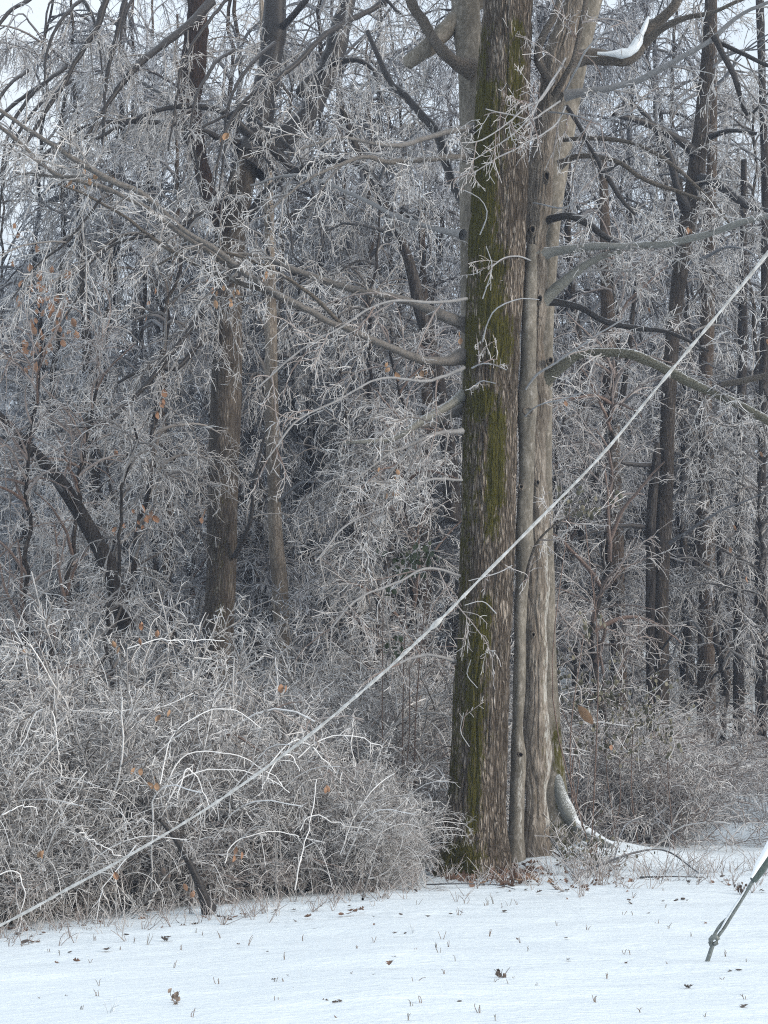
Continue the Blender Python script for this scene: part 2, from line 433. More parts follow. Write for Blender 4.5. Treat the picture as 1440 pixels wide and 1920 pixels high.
def twigs(rng, g, lp, lr, **kw):
    """Branchlets, twigs and forked twiglets along limbs (N,K,3)."""
    s = dict(TW); s.update(kw)
    b, br = spawn(rng, lp, lr, s['b_den'], s['b_len'], (30, 70), 7, 0.013, s['tw'] * 0.9, t0=0.12, droop=s['droop'], wig=0.12, up=s['up'], taper=0.45, flat=s['flat'])
    t, tr = spawn(rng, b, br, s['t_den'], s['t_len'], (25, 65), 5, s['tw'], s['tw'] * 0.75, t0=0.1, droop=s['droop'] * 0.7, wig=0.17, taper=0.3)
    par = np.concatenate([t]); prd = np.concatenate([tr])
    f, fr = spawn(rng, par, prd, s['w_den'], s['w_len'], (25, 75), 3, s['tw'] * 0.85, s['tw'] * 0.62, t0=0.1, droop=0.2, wig=0.24, taper=0.2)
    f2, fr2 = spawn(rng, b, br, s['w_den'] * 0.6, s['w_len'], (30, 80), 3, s['tw'] * 0.85, s['tw'] * 0.62, t0=0.1, droop=0.2, wig=0.24, taper=0.2)
    ic = s['ice']
    g.tubes(b, br, 4, rng.uniform(0.05, 0.5, len(b)) * ic)
    g.tubes(t, tr, 3, rng.uniform(0.25, 1.15, len(t)) * ic)
    g.tubes(f, fr, 3, rng.uniform(0.5, 1.4, len(f)) * ic)
    g.tubes(f2, fr2, 3, rng.uniform(0.5, 1.4, len(f2)) * ic)
    if s['icicle']:
        for pp, rr in ((b, br), (t, tr)):
            c, cr = spawn(rng, pp, rr, s['icicle'], (0.02, 0.06), (80, 100), 2, 0.005, 0.0015, droop=0, wig=0, up=-40, taper=0)
            g.tubes(c, cr, 3, np.full(len(c), 1.1))
    return b, t

def leaf_geo(g, rng, pos, size, curl=0.5, hang=0.0, lobed=True, wf=1.0):
    """One dead leaf: a lobed blade of 2 x n quads bent along the midrib."""
    n = 7
    t = np.linspace(0, 1, n)
    wd = np.sin(np.pi * np.clip(t * 0.94 + 0.03, 0, 1)) ** 0.8 * 0.42 * wf
    if lobed: wd = wd * np.array([1, 0.55, 1.15, 0.5, 1.2, 0.7, 1])[:n]
    bend = curl * rng.uniform(0.5, 1.5)
    mid = np.stack([t - 0.4, 0 * t, bend * (t - 0.4) ** 2], -1)
    lf = mid + np.stack([0 * t + .06, wd, wd * bend * 1.1], -1)
    rt = mid + np.stack([0 * t + .06, -wd, wd * bend * rng.uniform(-0.3, 1.4)], -1)
    v = np.stack([lf, mid, rt], 1).reshape(-1, 3) * size
    if hang:
        ax = np.array([[0, 0, -1.0], [0, 1, 0], [1, 0, 0]]); v = v @ ax
        a, b2 = rng.uniform(0, 6.28), rng.uniform(-0.7, 0.7)
    else:
        a, b2 = rng.uniform(0, 6.28), rng.uniform(-0.45, 0.45)
    ca, sa, cb, sb = math.cos(a), math.sin(a), math.cos(b2), math.sin(b2)
    v = v @ np.array([[1, 0, 0], [0, cb, sb], [0, -sb, cb]]) @ np.array([[ca, sa, 0], [-sa, ca, 0], [0, 0, 1]])
    q = []
    for i in range(n - 1):
        for j in (0, 1): q.append((i * 3 + j, i * 3 + j + 1, i * 3 + j + 4, i * 3 + j + 3))
    g.add(v + np.asarray(pos), q, 0)

class Tree:
    def __init__(s, name, label, cat='tree', seed=0, limbmat='limb', twigmat='twig', group=None):
        s.o = empty(name, label, cat, group); s.rng = np.random.default_rng(seed); s.lm, s.tm = M[limbmat], M[twigmat]; s.ends = []
    def limb(s, rows, mat=None, tm=None, sides=10, ice=0.0, name='limb', knobs=0.5, notwig=False, **kw):
        c, r = limb_pts(rows); r = r * kw.pop('grow', 1.0)
        c = c + s.rng.normal(size=c.shape) * np.minimum(r, .02)[:, None] * 0.12
        r = r * 0.95; calm = 0.35 if r.mean() > 0.05 else 1.0
        ss = np.arange(len(c)) * 0.09
        wb = np.stack([noise(np.stack([ss * f, 0 * ss + 7 * k, 0 * ss], -1), int(s.rng.integers(9999))) - .5 for k in range(3) for f in (1.3,)], -1) + 0.45 * np.stack([noise(np.stack([ss * 4.5, 0 * ss + 7 * k, 0 * ss], -1), int(s.rng.integers(9999))) - .5 for k in range(3)], -1)
        r = r * (1 + 0.55 * np.exp(-ss / 0.12)) if len(rows) > 4 and rows[0][3] > 9 else r
        c = c + wb * np.minimum(ss, 0.6)[:, None] * 0.075 * calm
        r = r * (1 + 0.12 * (noise(np.stack([np.arange(len(r)) * .6, 0 * r, 0 * r], -1), int(s.rng.integers(999))) - .5) * 2)
        g = Geo(); g.tubes(c[None], r[None], sides, ice)
        lo = g.build(name, mat or s.lm, s.o)
        if not notwig:
            gt = Geo(); s.ends.append(twigs(s.rng, gt, c[None], r[None], **kw))
            
            if gt.n: gt.build('twigs', tm or s.tm, lo)['kind'] = 'stuff'
        return lo
    def leaves(s, spots, mat='leaf_tan', size=0.09, name='dead_leaves'):
        g = Geo()
        for px, py, d, n, sp in spots:
            for _ in range(n):
                p = P(px + s.rng.normal() * sp, py + s.rng.normal() * sp * 1.1, d + s.rng.normal() * 0.15)
                leaf_geo(g, s.rng, p, size * s.rng.uniform(0.6, 1.3), 1.0, hang=1, lobed=s.rng.random() < .3, wf=0.8)
        o = g.build(name, M[mat], s.o); o['kind'] = 'stuff'; return o

# --- the big mossy tree
T = Tree('mossy_tree', 'largest tree, thick shaggy bark streaked with dark green moss, brown leaves at its foot', seed=11)
MOSS = [(-0.75, 0.55, 120, 480, 0.75), (-0.35, 0.3, 230, 470, 0.6), (-0.25, 0.45, 450, 620, 0.8), (-0.85, 0.3, 580, 690, 0.8), (0.2, 0.4, 590, 690, 0.8),
        (-0.4, 0.55, 725, 790, 0.75), (0.2, 0.3, 770, 960, 0.95), (0.05, 0.25, 900, 1020, 0.7), (-0.6, 0.25, 800, 1000, 0.35), (-0.1, 0.25, 1120, 1250, 0.8),
        (-0.35, 0.5, 1150, 1400, 0.6), (-0.15, 0.22, 1350, 1560, 0.7), (-0.4, 0.5, 1565, 1700, 0.75), (0.35, 0.3, 0, 260, 0.62), (-0.9, 0.25, 0, 1500, 0.45)]
trunk('trunk', [(888, 1655, 19.9, 150), (889, 1610, 19.9, 134), (891, 1555, 19.9, 114), (893, 1500, 19.9, 104), (898, 1400, 19.9, 100), (903, 1280, 19.9, 100), (912, 1100, 19.95, 100), (917, 900, 20, 99), (922, 700, 20, 100),
                (931, 500, 20, 106), (938, 300, 20, 104), (945, 150, 20, 100), (953, 0, 20, 95), (962, -200, 20, 88), (980, -600, 20, 70)],
      M['bark_main'], T.o, S=260, step=0.018, furrow=0.022, fk=13, plates=True, lump=0.02, flare=0.10, lobes=6, seed=3, moss=MOSS)
A = dict(b_den=3.4, b_len=(0.5, 1.5), droop=0.75, up=0.0, icicle=5)
T.limb([(868, 668, 20, 24), (830, 677, 19.8, 20), (780, 670, 19.5, 17), (720, 645, 19.2, 14), (640, 610, 18.9, 13), (560, 570, 18.6, 13), (470, 515, 18.3, 12), (400, 462, 18, 12), (340, 425, 17.8, 11),
        (270, 370, 17.6, 12), (205, 338, 17.4, 13), (130, 290, 17.2, 11), (60, 245, 17, 9), (0, 205, 16.9, 8), (-150, 110, 16.6, 6)], ice=0.06, **A)
T.limb([(500, 537, 18.4, 12), (440, 500, 18.3, 12), (380, 462, 18.1, 11), (320, 420, 18, 10), (250, 375, 17.8, 9), (170, 345, 17.7, 10), (110, 330, 17.5, 9), (60, 290, 17.4, 9), (0, 235, 17.2, 8), (-120, 140, 17, 6)], ice=0.05, **A)
T.limb([(560, 577, 18.6, 9), (500, 548, 18.5, 9), (415, 516, 18.4, 9), (350, 488, 18.3, 8), (280, 442, 18.2, 8), (230, 402, 18.1, 7), (180, 372, 18, 6), (110, 345, 17.9, 4)], **A)
T.limb([(280, 442, 18.2, 7), (220, 455, 18.1, 6), (165, 490, 18, 5), (148, 545, 18, 4), (120, 600, 18, 3)], mat=M['limb_dark'], **A)
T.limb([(190, 372, 18, 6), (170, 400, 18, 6), (130, 450, 17.9, 5), (75, 490, 17.9, 4), (20, 560, 17.8, 3)], mat=M['limb_dark'], **A)
T.limb([(640, 607, 18.9, 8), (590, 560, 18.8, 8), (520, 512, 18.7, 7), (440, 480, 18.6, 6), (360, 470, 18.5, 5), (300, 500, 18.4, 4)], **A)
T.limb([(205, 338, 17.4, 8), (160, 330, 17.5, 6), (100, 330, 17.5, 5), (30, 322, 17.4, 4)], ice=0.06, **A)
T.limb([(875, 608, 20.1, 26), (840, 596, 19.9, 22), (780, 572, 19.8, 17), (700, 548, 19.7, 15), (600, 522, 19.6, 13), (540, 500, 19.5, 12), (490, 482, 19.4, 9), (430, 478, 19.3, 7)], ice=0.06, **A)
T.limb([(540, 500, 19.5, 7), (500, 483, 19.3, 8), (465, 490, 19.2, 6), (430, 520, 19, 4)], ice=0.1, **A)
T.limb([(885, 295, 20, 16), (840, 294, 19.6, 13), (800, 297, 19.4, 12), (740, 302, 19, 11), (690, 295, 18.6, 9), (630, 315, 18.3, 7), (560, 345, 18, 5), (500, 400, 17.8, 4)], ice=0.06, **A)
T.limb([(888, 240, 20, 14), (850, 244, 19.6, 13), (800, 258, 19.3, 11), (760, 268, 19, 10), (700, 268, 18.7, 8), (630, 260, 18.4, 6), (560, 280, 18.2, 5)], ice=0.1, **A)
T.limb([(868, 742, 20, 20), (830, 765, 19.8, 17), (780, 797, 19.6, 13), (730, 826, 19.4, 11), (680, 830, 19.2, 9), (640, 832, 19.1, 6)], ice=0.1, mat=M['limb_moss'], **A)
T.limb([(868, 766, 20.2, 18), (820, 790, 20, 14), (770, 805, 19.9, 11), (735, 830, 19.8, 8), (700, 880, 19.6, 5)], ice=0.1, **A)
T.limb([(866, 808, 19.8, 10), (820, 812, 19.5, 9), (780, 830, 19.3, 7), (730, 850, 19, 5), (660, 900, 18.8, 4)], ice=0.2, **A)
T.limb([(875, 560, 19.8, 8), (800, 568, 19.4, 6), (720, 570, 19, 5), (640, 615, 18.7, 4), (560, 660, 18.4, 4), (480, 730, 18.2, 3.5)], ice=0.25, tm=M['twig_brown'], **A)
T.limb([(870, 690, 19.8, 8), (800, 712, 19.3, 6), (720, 710, 18.9, 5), (640, 748, 18.6, 4), (560, 790, 18.3, 4), (500, 860, 18.1, 3.5)], ice=0.25, tm=M['twig_brown'], **A)
T.limb([(866, 900, 19.8, 6), (800, 902, 19.4, 5), (730, 950, 19, 4), (650, 985, 18.7, 3.5), (590, 1050, 18.4, 3.5)], ice=0.25, **A)
T.limb([(862, 1080, 19.8, 6), (800, 1065, 19.4, 5), (730, 1095, 19, 4), (670, 1120, 18.7, 4), (620, 1180, 18.4, 3.5)], ice=0.25, tm=M['twig_brown'], **A)
T.limb([(855, 1240, 19.8, 7), (800, 1230, 19.4, 6), (740, 1250, 19, 5), (690, 1290, 18.7, 4)], ice=0.25, tm=M['twig_brown'], **A)
T.limb([(868, 440, 20.1, 14), (820, 430, 20.4, 11), (740, 405, 20.8, 9), (650, 360, 21.2, 8), (560, 330, 21.5, 6), (470, 350, 21.7, 4)], ice=0.2, tm=M['twig'], **A)
# short icy sprays over the front of the trunk
B = dict(b_den=0.8, b_len=(0.15, 0.45), t_den=4.5, w_len=(0.04, 0.10), droop=0.35, up=0.1, icicle=9, tw=0.0058)
for rows in ([(905, 640, 19.65, 6), (915, 600, 19.45, 5), (935, 575, 19.3, 5), (975, 560, 19.3, 4), (1010, 560, 19.3, 3)],
             [(885, 690, 19.65, 6), (905, 680, 19.45, 5), (930, 682, 19.4, 4), (950, 690, 19.4, 3)],
             [(880, 730, 19.65, 5), (905, 715, 19.5, 4), (930, 722, 19.4, 3)],
             [(930, 1150, 19.6, 5), (905, 1130, 19.4, 4), (870, 1135, 19.3, 3)],
             [(895, 1290, 19.55, 3), (875, 1265, 19.45, 3), (880, 1240, 19.35, 2)],
             [(880, 1400, 19.5, 3), (862, 1370, 19.4, 3), (870, 1340, 19.3, 2)],
             [(900, 440, 19.6, 5), (915, 400, 19.4, 4), (900, 370, 19.2, 3), (870, 355, 19.2, 3)],
             [(960, 1060, 19.6, 4), (930, 1075, 19.4, 4), (880, 1090, 19.3, 3)],
             [(905, 560, 19.6, 4), (925, 500, 19.4, 4), (915, 460, 19.3, 3)]):
    T.limb([(a, b, d, w * .6) for a, b, d, w in rows], name='branchlet', ice=0.45, tm=M['twig_brown'], sides=6, **B)
T.leaves([(735, 695, 19.2, 3, 9), (790, 705, 19.3, 4, 9), (860, 632, 19.6, 2, 5), (730, 910, 19, 6, 14), (400, 555, 18, 4, 14), (445, 555, 18, 3, 8), (170, 335, 17.5, 4, 8), (135, 345, 17.4, 2, 5), (500, 520, 18.4, 2, 8), (215, 340, 17.4, 1, 4), (425, 258, 18, 2, 6)])

# --- pale double stems pressed against it
T2 = Tree('pale_tree', 'pale smooth barked tree with knot holes pressed against the right side of the mossy trunk', seed=21)
_, c2, r2 = trunk('trunk', [(1003, 1660, 20.45, 74), (1003, 1610, 20.45, 58), (1003, 1560, 20.45, 48), (1003, 1400, 20.45, 42), (1004, 1200, 20.45, 44), (1003, 1000, 20.45, 48), (1002, 800, 20.45, 50), (1003, 600, 20.45, 46), (1005, 480, 20.45, 44),
      (1010, 380, 20.45, 44), (1020, 280, 20.45, 50), (1032, 190, 20.45, 54), (1048, 100, 20.4, 50), (1075, 20, 20.3, 44), (1110, -80, 20.2, 38), (1150, -300, 20, 28)],
      M['bark_pale'], T2.o, S=140, step=0.025, furrow=0.015, fk=13, plates=True, lump=0.10, flare=0.05, seed=8, wob=0.012, lich=[(0.85, 0.3, 980, 1560, 0.62), (0.6, 0.4, 880, 1000, 0.4), (0.2, 0.5, 760, 1100, 0.25)],
      moss=[(0.9, .4, 1100, 1500, 0.3)])
def knot(parent, px, py, d, wd, ht):
    g = Geo(); th = np.arange(20) / 20 * 2 * np.pi
    c = np.array(P(px, py, d)); a, b = wd * d / FOC / 2, ht * d / FOC / 2
    ring = lambda k, dy: c + np.stack([np.cos(th) * a * k * (1 + .12 * np.sin(3 * th)), 0 * th + dy, np.sin(th) * b * k * (1 + .1 * np.cos(2 * th + 1))], -1)
    rs = [ring(1.45, 0.10), ring(1.3, 0.0), ring(1.05, -0.03), ring(0.8, -0.015), ring(0.7, 0.04)]
    v = np.concatenate(rs); i = np.arange(20); j = (i + 1) % 20
    g.add(v, np.concatenate([np.stack([k * 20 + i, k * 20 + j, k * 20 + 20 + j, k * 20 + 20 + i], -1) for k in range(4)]), 0)
    o = g.build('knot', M['bark_pale'], parent)
    g = Geo(); v = np.concatenate([ring(0.75, 0.02), ring(0.4, 0.03), ring(0.02, 0.035)])  # near-black disc: the shade inside the hole is put into its colour
    g.add(v, np.concatenate([np.stack([k * 20 + i, k * 20 + j, k * 20 + 20 + j, k * 20 + 20 + i], -1) for k in range(2)]), 0)
    g.build('knot_hole', M['hollow'], o)
knot(T2.o, 1012, 560, 20.18, 9, 15); knot(T2.o, 1008, 905, 20.16, 6, 10); knot(T2.o, 1000, 1190, 20.18, 6, 9); knot(T2.o, 1025, 330, 20.12, 9, 20); knot(T2.o, 990, 772, 20.02, 17, 15); knot(T2.o, 1032, 676, 20.25, 10, 12); knot(T2.o, 998, 430, 20.05, 10, 16)
E = dict(b_den=3.0, b_len=(0.4, 1.3), droop=0.55, up=0.05, icicle=5)
T2.limb([(1010, 478, 20.4, 22), (1050, 470, 20.3, 18), (1120, 465, 20.1, 15), (1180, 463, 20, 15), (1260, 455, 19.8, 14), (1340, 435, 19.5, 14), (1400, 415, 19.3, 13), (1460, 400, 19.1, 12), (1600, 370, 18.8, 9)], ice=0.15, mat=M['limb_moss'], **E)
T2.limb([(1010, 572, 20.4, 24), (1050, 535, 20.3, 20), (1090, 503, 20.2, 16), (1130, 480, 20.1, 14), (1165, 470, 20.05, 12)], ice=0.1, mat=M['limb_moss'], **E)
T2.limb([(1015, 563, 20.5, 12), (1050, 568, 20.5, 13), (1090, 578, 20.5, 13), (1130, 600, 20.4, 13), (1200, 616, 20.3, 11), (1265, 626, 20.2, 8), (1330, 660, 20.1, 5)], mat=M['limb_dark'], **E)
T2.limb([(1005, 722, 20.5, 28), (1050, 690, 20.3, 23), (1080, 668, 20.2, 20), (1115, 662, 20.1, 19), (1180, 664, 19.9, 20), (1240, 688, 19.7, 20), (1300, 720, 19.5, 19), (1360, 748, 19.3, 18), (1440, 790, 19, 17), (1560, 860, 18.7, 15)], mat=M['limb_moss'], sides=14, **E)
T2.limb([(1355, 720, 19.4, 12), (1400, 712, 19.2, 12), (1450, 700, 19, 10), (1520, 680, 18.9, 8)], **E)
T2.limb([(1060, 180, 20.3, 18), (1090, 172, 20.2, 15), (1155, 160, 20, 13), (1220, 138, 19.8, 12), (1310, 92, 19.5, 11), (1345, 65, 19.4, 11), (1390, 22, 19.2, 9), (1450, 0, 19, 8)], ice=0.2, **E)
T2.limb([(1340, 68, 19.4, 11), (1355, 100, 19.4, 12), (1375, 140, 19.3, 11), (1388, 190, 19.3, 10), (1400, 213, 19.3, 8), (1420, 200, 19.2, 6), (1440, 175, 19.2, 5)], mat=M['limb_dark'], **E)
T2.limb([(1345, 78, 19.5, 9), (1390, 100, 19.4, 9), (1430, 118, 19.3, 8), (1500, 140, 19.2, 6)], mat=M['limb_dark'], **E)
T2.limb([(1045, 130, 20.7, 44), (1075, 112, 20.8, 38), (1110, 106, 20.8, 33), (1150, 110, 20.8, 31), (1180, 112, 20.8, 28), (1200, 90, 20.8, 25), (1218, 55, 20.8, 23), (1250, 28, 20.7, 21), (1275, -10, 20.6, 19), (1300, -120, 20.5, 15)], mat=M['limb'], sides=16, **E)
T2.limb([(1205, 85, 20.8, 16), (1240, 55, 20.6, 15), (1290, 30, 20.4, 12), (1340, 22, 20.2, 9), (1420, -10, 20, 7)], **E)
T2.limb([(1062, 200, 20.2, 9), (1085, 230, 20, 9), (1110, 275, 19.8, 10), (1135, 325, 19.7, 10), (1160, 370, 19.6, 9), (1190, 402, 19.6, 6)], mat=M['limb_dark'], **E)
T2.limb([(1050, 310, 20.5, 14), (1075, 294, 20.4, 11), (1110, 292, 20.3, 10), (1160, 305, 20.2, 9), (1205, 335, 20.1, 9), (1270, 360, 20, 8), (1340, 385, 19.9, 6)], mat=M['limb'], **E)
T2.limb([(1055, 262, 20.5, 9), (1120, 260, 20.3, 9), (1190, 270, 20.1, 8), (1250, 302, 20, 8), (1320, 362, 19.9, 6), (1380, 430, 19.8, 4)], **E)
T2.limb([(985, 440, 20.7, 22), (1010, 424, 20.5, 20), (1035, 410, 20.3, 17), (1070, 407, 20.2, 16), (1105, 425, 20.15, 15), (1140, 450, 20.1, 12), (1175, 466, 20.05, 9)], mat=M['limb_dark'], **E)
T2.limb([(1035, 160, 20.2, 18), (1010, 110, 20.0, 16), (1020, 70, 19.9, 15), (1045, 20, 19.8, 14), (1070, -80, 19.7, 12)], **E)
T2.limb([(1040, 180, 20.2, 12), (1070, 120, 19.9, 12), (1085, 60, 19.8, 11), (1095, 0, 19.7, 10), (1110, -80, 19.6, 8)], mat=M['limb'], tm=M['twig_brown'], **E)
F = dict(b_den=3.0, b_len=(0.3, 0.9), t_den=6, droop=0.35, up=0.05, icicle=9)
for rows in ([(1040, 150, 20.1, 7), (1010, 190, 19.7, 6), (985, 200, 19.3, 5), (950, 230, 19.0, 4), (900, 260, 18.8, 4), (860, 265, 18.6, 3)],
             [(1060, 110, 20.1, 7), (1030, 160, 19.6, 6), (985, 225, 19.2, 5), (930, 270, 19, 4), (880, 300, 18.8, 3)],
             [(1050, 190, 20.1, 6), (1000, 220, 19.6, 5), (960, 215, 19.2, 4), (910, 205, 19, 3)],
             [(1060, 200, 20.1, 6), (1040, 240, 19.6, 5), (990, 270, 19.2, 5), (930, 300, 19, 4), (880, 330, 18.8, 3)],
             [(1060, 170, 20.1, 7), (1080, 130, 19.7, 6), (1100, 90, 19.4, 5), (1150, 40, 19.2, 4)],
             [(1030, 210, 20.1, 6), (1080, 215, 19.6, 5), (1130, 225, 19.3, 4), (1200, 210, 19, 3)],
             [(985, 780, 19.95, 5), (1010, 760, 19.7, 4), (1060, 745, 19.5, 4), (1100, 730, 19.4, 3)],
             [(985, 730, 20, 6), (1010, 700, 19.8, 6), (1050, 675, 19.6, 5), (1100, 640, 19.4, 5), (1180, 590, 19.2, 4)],
             [(1000, 490, 20.1, 5), (960, 480, 19.6, 4), (920, 500, 19.3, 3)],
             [(1000, 380, 20.1, 5), (1060, 390, 19.7, 5), (1090, 360, 19.5, 4), (1110, 320, 19.4, 3)]):
    T2.limb([(a, b, d, w * .75) for a, b, d, w in rows], name='branchlet', ice=0.35, tm=M['twig_brown'], sides=6, **F)
# settled ice in the elbow of the broken limb
g = Geo(); ec, er = limb_pts([(1120, 100, 20.62, 10), (1150, 101, 20.6, 20), (1180, 98, 20.6, 26), (1196, 78, 20.62, 26), (1208, 52, 20.65, 18), (1216, 32, 20.7, 8)])
er = er * (.66 + .45 * (noise(np.stack([np.arange(len(er)) * .7, 0 * er, 0 * er], -1), 8) - .5)); g.tubes(ec[None], er[None], 12, 1.0); g.build('ice_patch', M['ice'], T2.o)

T3 = Tree('thin_pale_stem', 'thin sinuous grey stem squeezed between the mossy trunk and the pale trunk', seed=31)
trunk('trunk', [(966, 1650, 20.3, 40), (967, 1590, 20.3, 32), (968, 1500, 20.28, 26), (970, 1400, 20.26, 25), (972, 1300, 20.22, 24), (974, 1180, 20.2, 25), (978, 1080, 20.2, 25), (982, 960, 20.18, 27), (986, 860, 20.15, 27), (989, 740, 20.12, 28),
                (990, 640, 20.12, 24), (993, 540, 20.1, 20), (996, 460, 20.1, 14)],
      M['bark_smooth'], T3.o, S=64, step=0.03, furrow=0.006, fk=10, lump=0.10, seed=12, wob=0.012, lich=[(0.3, .5, 1380, 1600, 0.5)])
knot(T3.o, 977, 913, 19.96, 8, 9); knot(T3.o, 976, 1415, 20.0, 8, 7)
T3.limb([(985, 1090, 20.1, 6), (990, 1060, 19.9, 6), (1010, 1010, 19.7, 5), (1040, 980, 19.5, 4), (1090, 950, 19.4, 3)], name='branchlet', tm=M['twig_brown'], **F)

# --- grey trunk behind, upper left
T4 = Tree('grey_tree', 'grey trunk behind the upper left of the mossy trunk, with a sawn limb stub', seed=41)
trunk('trunk', [(895, 1560, 21.3, 50), (893, 1200, 21.3, 48), (890, 900, 21.3, 46), (888, 600, 21.3, 46), (886, 350, 21.3, 46), (884, 150, 21.2, 50), (876, 50, 21.2, 56), (868, -100, 21.2, 56), (860, -400, 21.2, 40)],
      M['bark_smooth'], T4.o, S=64, step=0.05, furrow=0.004, fk=9, lump=0.06, seed=15)
T4.limb([(885, 130, 21.0, 32), (855, 118, 20.9, 26), (830, 96, 20.8, 24), (810, 68, 20.8, 23), (795, 40, 20.8, 23), (775, 10, 20.7, 22), (750, -60, 20.6, 18)], mat=M['limb'], sides=14, **E)
T4.limb([(895, -10, 21.3, 40), (860, 30, 21.2, 38), (825, 68, 21.1, 36), (800, 92, 21, 36), (775, 112, 20.9, 32), (762, 122, 20.85, 28), (760, 123.5, 20.84, 14), (759, 124, 20.84, 1)], mat=M['bark_smooth'], sides=18, name='sawn_stub', notwig=True)
T4.limb([(880, 400, 21.3, 18), (855, 360, 21.5, 16), (835, 300, 21.6, 18), (820, 250, 21.7, 19), (790, 215, 21.8, 17), (760, 180, 21.9, 15), (730, 150, 22, 13), (690, 60, 22.2, 10)], mat=M['limb_dark'], tm=M['twig'], **E)
T4.limb([(870, 0, 21.2, 26), (850, -30, 21, 26), (820, -90, 20.8, 22)], mat=M['limb'], **E)

# --- buttressed tree behind the pale stems, with snow on its root
T5 = Tree('buttressed_tree', 'tree behind the pale trunk whose curved root flare is plastered with snow', seed=51)
trunk('trunk', [(1046, 1640, 22, 110), (1045, 1580, 22, 86), (1038, 1530, 22, 66), (1032, 1470, 22, 58), (1028, 1400, 22, 52), (1024, 1300, 22, 46), (1020, 1100, 22, 40), (1018, 900, 22, 36), (1020, 700, 22, 34), (1030, 500, 22, 32), (1040, 350, 22, 44), (1050, 250, 22, 50), (1075, 130, 22, 46), (1110, 0, 22, 40), (1150, -150, 22, 32)],
      M['bark_smooth'], T5.o, S=56, step=0.05, furrow=0.006, fk=9, lump=0.08, seed=25, flare=0.04, moss=[(0.6, .4, 1350, 1560, .5)])
g = Geo(); ec, er = limb_pts([(1034, 1380, 21.95, 14), (1040, 1440, 21.9, 30), (1050, 1490, 21.85, 38), (1066, 1528, 21.8, 42), (1088, 1556, 21.7, 40), (1114, 1572, 21.6, 32), (1150, 1586, 21.5, 16)])
er = er * (.60 + .4 * (noise(np.stack([np.arange(len(er)) * .5, 0 * er, 0 * er], -1), 4) - .5)); g.tubes(ec[None], er[None], 24, 0.12); g.build('root', M['root'], T5.o)
# --- forked dark tree, left
T6 = Tree('forked_tree', 'dark tree left of centre that forks into three black limbs', seed=61, limbmat='limb_dark', twigmat='twig')
trunk('trunk', [(405, 1440, 28, 74), (408, 1300, 28, 64), (411, 1190, 28, 58), (416, 1050, 28, 56), (417, 900, 28, 55), (425, 700, 28, 58), (428, 560, 28, 54), (432, 450, 28, 56), (445, 370, 28, 56), (462, 310, 28, 48), (475, 270, 28, 42)],
      M['bark_grey'], T6.o, S=64, step=0.06, furrow=0.012, fk=12, lump=0.06, seed=35, lich=[(-0.2, .5, 900, 1250, 0.3)], moss=[(0.1, .6, 900, 1200, .2)])
W6 = dict(b_den=2.2, b_len=(0.6, 1.9), t_den=7, droop=1.3, up=0.0, tw=0.0062, t_len=(0.25, 0.7), grow=1.25)
T6.limb([(470, 290, 28, 42), (485, 230, 28, 40), (500, 160, 28, 40), (510, 90, 28, 40), (515, 20, 28, 38), (518, -80, 28, 32), (520, -250, 28, 24)], **W6)
T6.limb([(478, 320, 28, 36), (515, 275, 28, 34), (550, 245, 28, 34), (580, 215, 28, 34), (602, 165, 28, 36), (625, 110, 28, 36), (638, 60, 28, 32), (652, 0, 28, 30), (665, -100, 28, 24)], **W6)
T6.limb([(430, 440, 28, 34), (405, 390, 28, 32), (385, 340, 28, 28), (370, 280, 28, 28), (355, 210, 28, 38), (362, 130, 28, 40), (368, 60, 28, 40), (372, 0, 28, 38), (380, -150, 28, 30)], mat=M['bark_red'], **W6)
